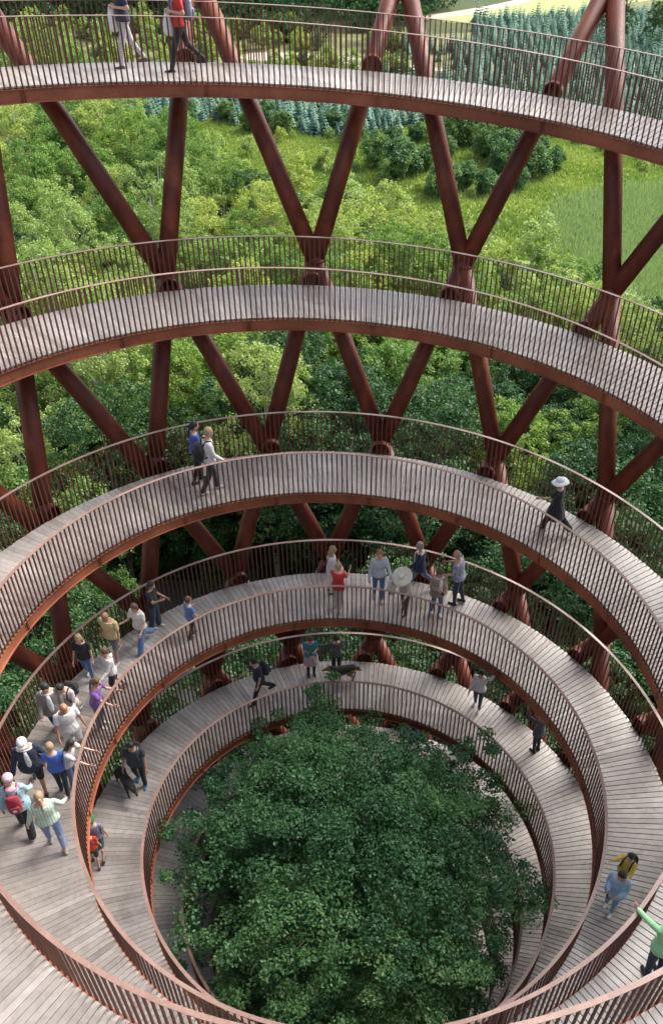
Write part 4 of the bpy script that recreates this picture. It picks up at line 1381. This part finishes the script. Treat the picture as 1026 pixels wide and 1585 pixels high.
person('woman in white hoodie and black shorts with brown ponytail', 0.1912, 0.60 * m_, up_(0.191, -30), 1.54, (0.74, 0.72, 0.70), 'long', 'shorts', BLACK, 'brown', 'pony', shoes=(0.3, 0.25, 0.22), stride=16, armL=(30, 12, 30), armR=(-5, 14, 10), hood=(0.74, 0.72, 0.70))
person('woman in purple T-shirt with long ponytail leaning to the inner railing', 0.2169, 0.55 * m_, in_(0.217, 10), 1.60, (0.22, 0.10, 0.36), 'short', 'slim', (0.13, 0.15, 0.28), 'brown', 'pony', shoes=WHITE, lean=8, armL=(42, 8, 35), armR=(45, 8, 35))
person('dark-haired man in grey cardigan over a white shirt by the outer railing', 0.2271, 1.42 * m_, up_(0.227, 30), 1.72, WHITE, 'short', 'slim', (0.02, 0.03, 0.05), 'black', 'short', shoes=WHITE, jacket=(0.24, 0.21, 0.19), open_front=WHITE, stride=10, armL=(8, 8, 12), armR=(14, 8, 30), nod=24)
person('black-haired person in pale pink shirt and beige trousers taking a long step', 0.2196, 1.18 * m_, up_(0.22, 0), 1.62, (0.70, 0.58, 0.56), 'long', 'long', (0.42, 0.34, 0.27), 'black', 'short', shoes=WHITE, stride=30, lean=10, armL=(20, 8, 50), armR=(24, 8, 50), nod=26, pack=(BLACK, 1.1, 'black backpack over the pale pink shirt'))
person('balding man in loose white T-shirt beside the pink shirt', 0.2389, 0.80 * m_, up_(0.239, 40), 1.70, WHITE, 'short', 'shorts', WHITE, 'fair', 'bald', 'tan', shoes=WHITE, build=1.12, stride=10, armL=(5, 12, 15), armR=(12, 12, 25), nod=24, hem=0.04)
person('man in white cap, open navy jacket and black shorts walking towards the camera', 0.2627, 1.32 * m_, up_(0.263, 15), 1.82, WHITE, 'short', 'shorts', (0.012, 0.012, 0.016), 'dark', 'short', 'tan', shoes=(0.02, 0.025, 0.03), jacket=(0.02, 0.03, 0.06), open_front=WHITE, stride=20, armL=(-6, 18, 20), armR=(15, 16, 15), hat='cap', build=1.1, nod=16)
person('fair-haired boy in royal blue T-shirt and dark trousers seen from behind', 0.2649, 0.78 * m_, dn_(0.265, 5), 1.62, (0.05, 0.13, 0.48), 'short', 'slim', (0.015, 0.02, 0.03), 'fair', 'short', shoes=(0.02, 0.06, 0.14), stride=9, armL=(5, 12, 20), armR=(10, 12, 25))
person('black-haired woman in white T-shirt leaning on the inner railing with arms stretched over it', 0.2611, 0.28 * m_, in_(0.261, -5), 1.60, (0.62, 0.60, 0.64), 'short', 'slim', JEANS, 'black', 'long', shoes=WHITE, lean=14, armL=(68, 2, 10), armR=(64, 2, 14), nod=16)
person('girl in pink hoodie and pale blue jacket walking away with a red backpack', 0.2852, 1.40 * m_, dn_(0.285, 5), 1.78, (0.62, 0.36, 0.42), 'long', 'wide', (0.012, 0.012, 0.014), None, 'bald', shoes=WHITE, jacket=(0.34, 0.52, 0.60), stride=16, armL=(-10, 12, 10), armR=(20, 10, 25), hat='hood', hatc=(0.66, 0.42, 0.50), hood=(0.62, 0.38, 0.45), pack=((0.33, 0.02, 0.04), 0.95, 'dark red backpack with a white badge over the pale blue jacket'))
person('fair-haired woman in mint green striped blouse and light blue jeans seen from behind', 0.2983, 0.78 * m_, dn_(0.298, 10), 1.76, (0.62, 0.70, 0.62), 'long', 'crop', (0.24, 0.32, 0.56), 'fair', 'pony', shoes=(0.4, 0.4, 0.38), pat='stripe', stride=14, armL=(-5, 18, 20), armR=(15, 24, 30), build=1.2)
# fourth deck, right side
person('black-haired child in yellow top reaching up to the railing', -0.2950, 0.50 * m_, up_(-0.295, 150), 1.46, (0.62, 0.42, 0.05), 'long', 'slim', BLACK, 'black', 'short', shoes=WHITE, armL=(70, 6, 20), armR=(110, 8, 20), pack=(BLACK, 0.95, 'black backpack on the child in the yellow top'))
person('black-haired woman in pale blue denim jacket at the inner railing on the right', -0.3093, 0.38 * m_, in_(-0.309, 75), 1.62, (0.55, 0.40, 0.38), 'short', 'slim', (0.20, 0.32, 0.50), 'black', 'long', shoes=WHITE, jacket=(0.33, 0.50, 0.68), stride=5, armL=(-4, 6, 90, 20), armR=(-4, 6, 95, 20), nod=24, bag=(BLACK, 'white phone held by the woman in denim', 'phone', 1))
# near deck bottom right
person('person in bright mint green hooded jacket with a hand on the railing', 0.6290, 0.58 * m_, in_(0.627, -35), 1.78, (0.36, 0.72, 0.38), 'long', 'slim', (0.02, 0.03, 0.06), 'brown', 'short', shoes=BLACK, armL=(62, 8, 8), armR=(20, 15, 20), lean=4, hood=(0.36, 0.72, 0.38), vox=0.014, build=1.1, hem=0.05)
# fifth deck
person('man in black clothes and cap striding left on the fifth deck', -0.9139, 0.90 * m_, up_(-0.914, 5), 1.74, (0.015, 0.018, 0.028), 'short', 'long', (0.012, 0.013, 0.02), 'black', 'short', shoes=BLACK, stride=27, armL=(10, 8, 20), armR=(20, 8, 55), lean=6, pack=((0.015, 0.02, 0.035), 1.1, 'dark backpack on the striding man in black'))
person('woman in teal T-shirt with pink jacket round her waist, looking at a phone', -0.9588, 1.38 * m_, in_(-0.959, 0), 1.62, (0.04, 0.26, 0.36), 'short', 'slim', BLACK, 'brown', 'short', shoes=BLACK, armL=(0, 4, 118, 22), armR=(0, 4, 118, 22), nod=26, skirt=None, bag=(BLACK, 'phone held by the woman in the teal T-shirt', 'phone', 1), hem=0.0, side='pink')
person('person in dark speckled top facing outwards beside the long-haired dog', -0.9781, 1.40 * m_, out_(-0.978, 10), 1.52, (0.05, 0.05, 0.055), 'long', 'slim', BLACK, 'dark', 'bun', shoes=BLACK, armL=(40, 55, 20), armR=(30, 12, 40), pat='speck')
person('black-haired person in white top and blue jeans with one hand raised to the head', -1.0901, 1.36 * m_, in_(-1.09, 10), 1.62, WHITE, 'long', 'slim', DJEANS, 'black', 'short', shoes=WHITE, armL=(150, 30, 60), armR=(8, 8, 40), stride=7, nod=16)
person('person in long slate grey shirt and black trousers under the fourth deck', -1.1434, 1.45 * m_, up_(-1.143, 0), 1.60, (0.09, 0.10, 0.12), 'long', 'slim', BLACK, 'dark', 'short', 'tan', shoes=BLACK, hem=0.12, armL=(90, 8, 70), armR=(60, 8, 60))
person('dark-haired man in dark grey T-shirt and black trousers holding a black dog', -0.7984, 1.02 * m_, up_(-0.798, 20), 1.74, (0.03, 0.05, 0.065), 'short', 'long', BLACK, 'black', 'short', 'tan', shoes=(0.03, 0.16, 0.34), armL=(12, 10, 25), armR=(10, 10, 15), build=1.12, nod=20, stride=8, pack=((0.03, 0.04, 0.05), 0.9, 'dark backpack on the man with the black dog'))
person('child in patterned T-shirt and green cap, half hidden behind the edge beam', -0.7430, 1.22 * m_, dn_(-0.743, 5), 1.45, (0.42, 0.38, 0.46), 'short', 'shorts', (0.08, 0.13, 0.09), 'dark', 'short', shoes=(0.04, 0.07, 0.1), stride=18, child=True, hat='backcap', hatc=(0.03, 0.22, 0.10), pat='check')
person('small child in red T-shirt and dark shorts, half hidden behind the edge beam', -0.7365, 1.30 * m_, dn_(-0.7365, 10), 1.25, (0.66, 0.05, 0.02), 'short', 'shorts', (0.03, 0.045, 0.04), 'fair', 'short', shoes=(0.05, 0.07, 0.10), stride=14, child=True)
person('person in blue jacket glimpsed on the sixth deck beyond the tree', -2.045, 1.25 * m_, dn_(-2.045), 1.6, (0.05, 0.08, 0.35), 'long', 'slim', BLACK, 'dark', 'short', shoes=BLACK, stride=16)

# ------------------------------------------------------------------ dogs
def dog(label, n, rr, face, s, base, back, fluffy, headdown=0.0):
    z = z_of(n); th = ang(n); r = r_in(z) + rr
    root = empty('dog', P3(th, r, z), rad(face) - pi / 2)
    root.scale = (s, s, s)
    tag(root, label, 'dog')
    v = lambda *a: Vector(a)
    f = 1.25 if fluffy else 1.0
    b = MB()
    b.cap(v(0, 0.22, 0.47), v(0, -0.02, 0.46), 0.135 * f, 0.12 * f); b.cap(v(0, -0.02, 0.46), v(0, -0.28, 0.50), 0.12 * f, 0.105 * f)
    b.ball(v(0, 0.22, 0.42), (0.11 * f, 0.13, 0.15), None, 12, 8)
    hd = v(0, 0.52, 0.68 - headdown)
    b.cap(v(0, 0.26, 0.52), hd - v(0, 0.06, 0.02), 0.10 * f, 0.075 * f)
    b.ball(hd, (0.075, 0.095, 0.075), None, 12, 8)
    b.cap(hd + v(0, 0.06, -0.015), hd + v(0, 0.17, -0.045), 0.046, 0.030)
    for sx in (-1, 1):
        b.cap(hd + v(sx * 0.05, -0.03, 0.05), hd + v(sx * 0.062, -0.035, 0.125), 0.026, 0.010)
        # fore leg
        y0 = 0.20 + sx * 0.05
        b.cap(v(sx * 0.085, 0.22, 0.42), v(sx * 0.09, y0 - 0.02, 0.27), 0.058, 0.036); b.cap(v(sx * 0.09, y0 - 0.02, 0.27), v(sx * 0.09, y0 + 0.01, 0.06), 0.034, 0.024); b.cap(v(sx * 0.09, y0 + 0.01, 0.03), v(sx * 0.09, y0 + 0.05, 0.022), 0.028, 0.022)
        # hind leg: knee forward at the belly, hock back, shank upright
        y1 = -0.28 - sx * 0.05
        b.cap(v(sx * 0.08, -0.27, 0.46), v(sx * 0.09, y1 + 0.08, 0.31), 0.085 * f, 0.05); b.cap(v(sx * 0.09, y1 + 0.08, 0.31), v(sx * 0.09, y1 - 0.09, 0.19), 0.045, 0.028)
        b.cap(v(sx * 0.09, y1 - 0.09, 0.19), v(sx * 0.09, y1 - 0.07, 0.05), 0.026, 0.022); b.cap(v(sx * 0.09, y1 - 0.07, 0.028), v(sx * 0.09, y1 - 0.02, 0.022), 0.027, 0.022)
    b.cap(v(0, -0.36, 0.52), v(0, -0.50, 0.42), 0.04 * f * f, 0.045 * f * f); b.cap(v(0, -0.50, 0.42), v(0, -0.62, 0.33), 0.045 * f * f, 0.015)
    obj('body', remesh(b, 0.015, 'body', cl(base), smooth_it=1), root)
    if back:
        c = MB(); c.cap(v(0, 0.20, 0.50), v(0, -0.30, 0.53), 0.135 * f, 0.105 * f); c.cap(v(0, 0.2, 0.53), hd - v(0, 0.10, 0.0), 0.115 * f, 0.07 * f); c.cap(v(0, -0.36, 0.54), v(0, -0.48, 0.47), 0.05 * f, 0.05 * f)
        obj('dark_coat', remesh(c, 0.018, 'dark_coat', cl(back), smooth_it=1), root)
    for nm_, c_, r_ in (('eye', v(-0.035, 0.075, 0.025), 0.009), ('eye', v(0.035, 0.075, 0.025), 0.009), ('nose', v(0, 0.195, -0.035), 0.014)):
        e = MB(); e.ball(hd + c_, r_, None, 6, 5)
        obj(nm_, e.mesh(nm_, EYE, True), root)
    return root
dog('long-haired black and tan dog standing across the fifth deck', -0.9830, 1.10 * U, up_(-0.983, 8), 0.85, (0.24, 0.13, 0.06), (0.018, 0.016, 0.015), True)
dog('black dog walking beside the man in the dark grey T-shirt', -0.7920, 1.30 * U, up_(-0.792, 55), 0.95, (0.012, 0.012, 0.013), None, False, 0.12)
lm = MB()
def world_on(n, rr, dz): 
    z = z_of(n); return P3(ang(n), r_in(z) + rr, z + dz)
lm.tube([world_on(-0.794, 1.22 * U, 0.52), world_on(-0.796, 1.15 * U, 0.6), world_on(-0.798, 1.15 * U, 0.80)], [0.006] * 3, 6)
tag(obj('dog_lead', lm.mesh('dog_lead', cl(BLACK))), 'thin black lead from the man in dark grey to the black dog', 'lead')
# pink jacket tied round the waist of the woman in teal
z = z_of(-0.9588)
pj = empty('tied_jacket', world_on(-0.9588, 1.38 * U, 0), rad(in_(-0.9588, 0)) - pi / 2)
tag(pj, 'pale pink jacket tied round the waist of the woman in teal', 'jacket')
q = MB(); X_, Y_ = Vector((1, 0, 0)), Vector((0, 1, 0))
q.loft([(Vector((0, 0, h_)), rx, ry, X_, Y_) for h_, rx, ry in ((0.92, 0.165, 0.125), (0.84, 0.19, 0.145), (0.66, 0.21, 0.16), (0.50, 0.22, 0.165))], 20)
q.cap((0.03, 0.16, 0.90), (0.06, 0.18, 0.62), 0.035, 0.03); q.cap((-0.03, 0.16, 0.90), (-0.07, 0.18, 0.66), 0.035, 0.03)
obj('jacket_body', remesh(q, 0.016, 'jacket_body', cl((0.60, 0.42, 0.46)), smooth_it=1), pj)

SC.collection.children.link(PLACE)
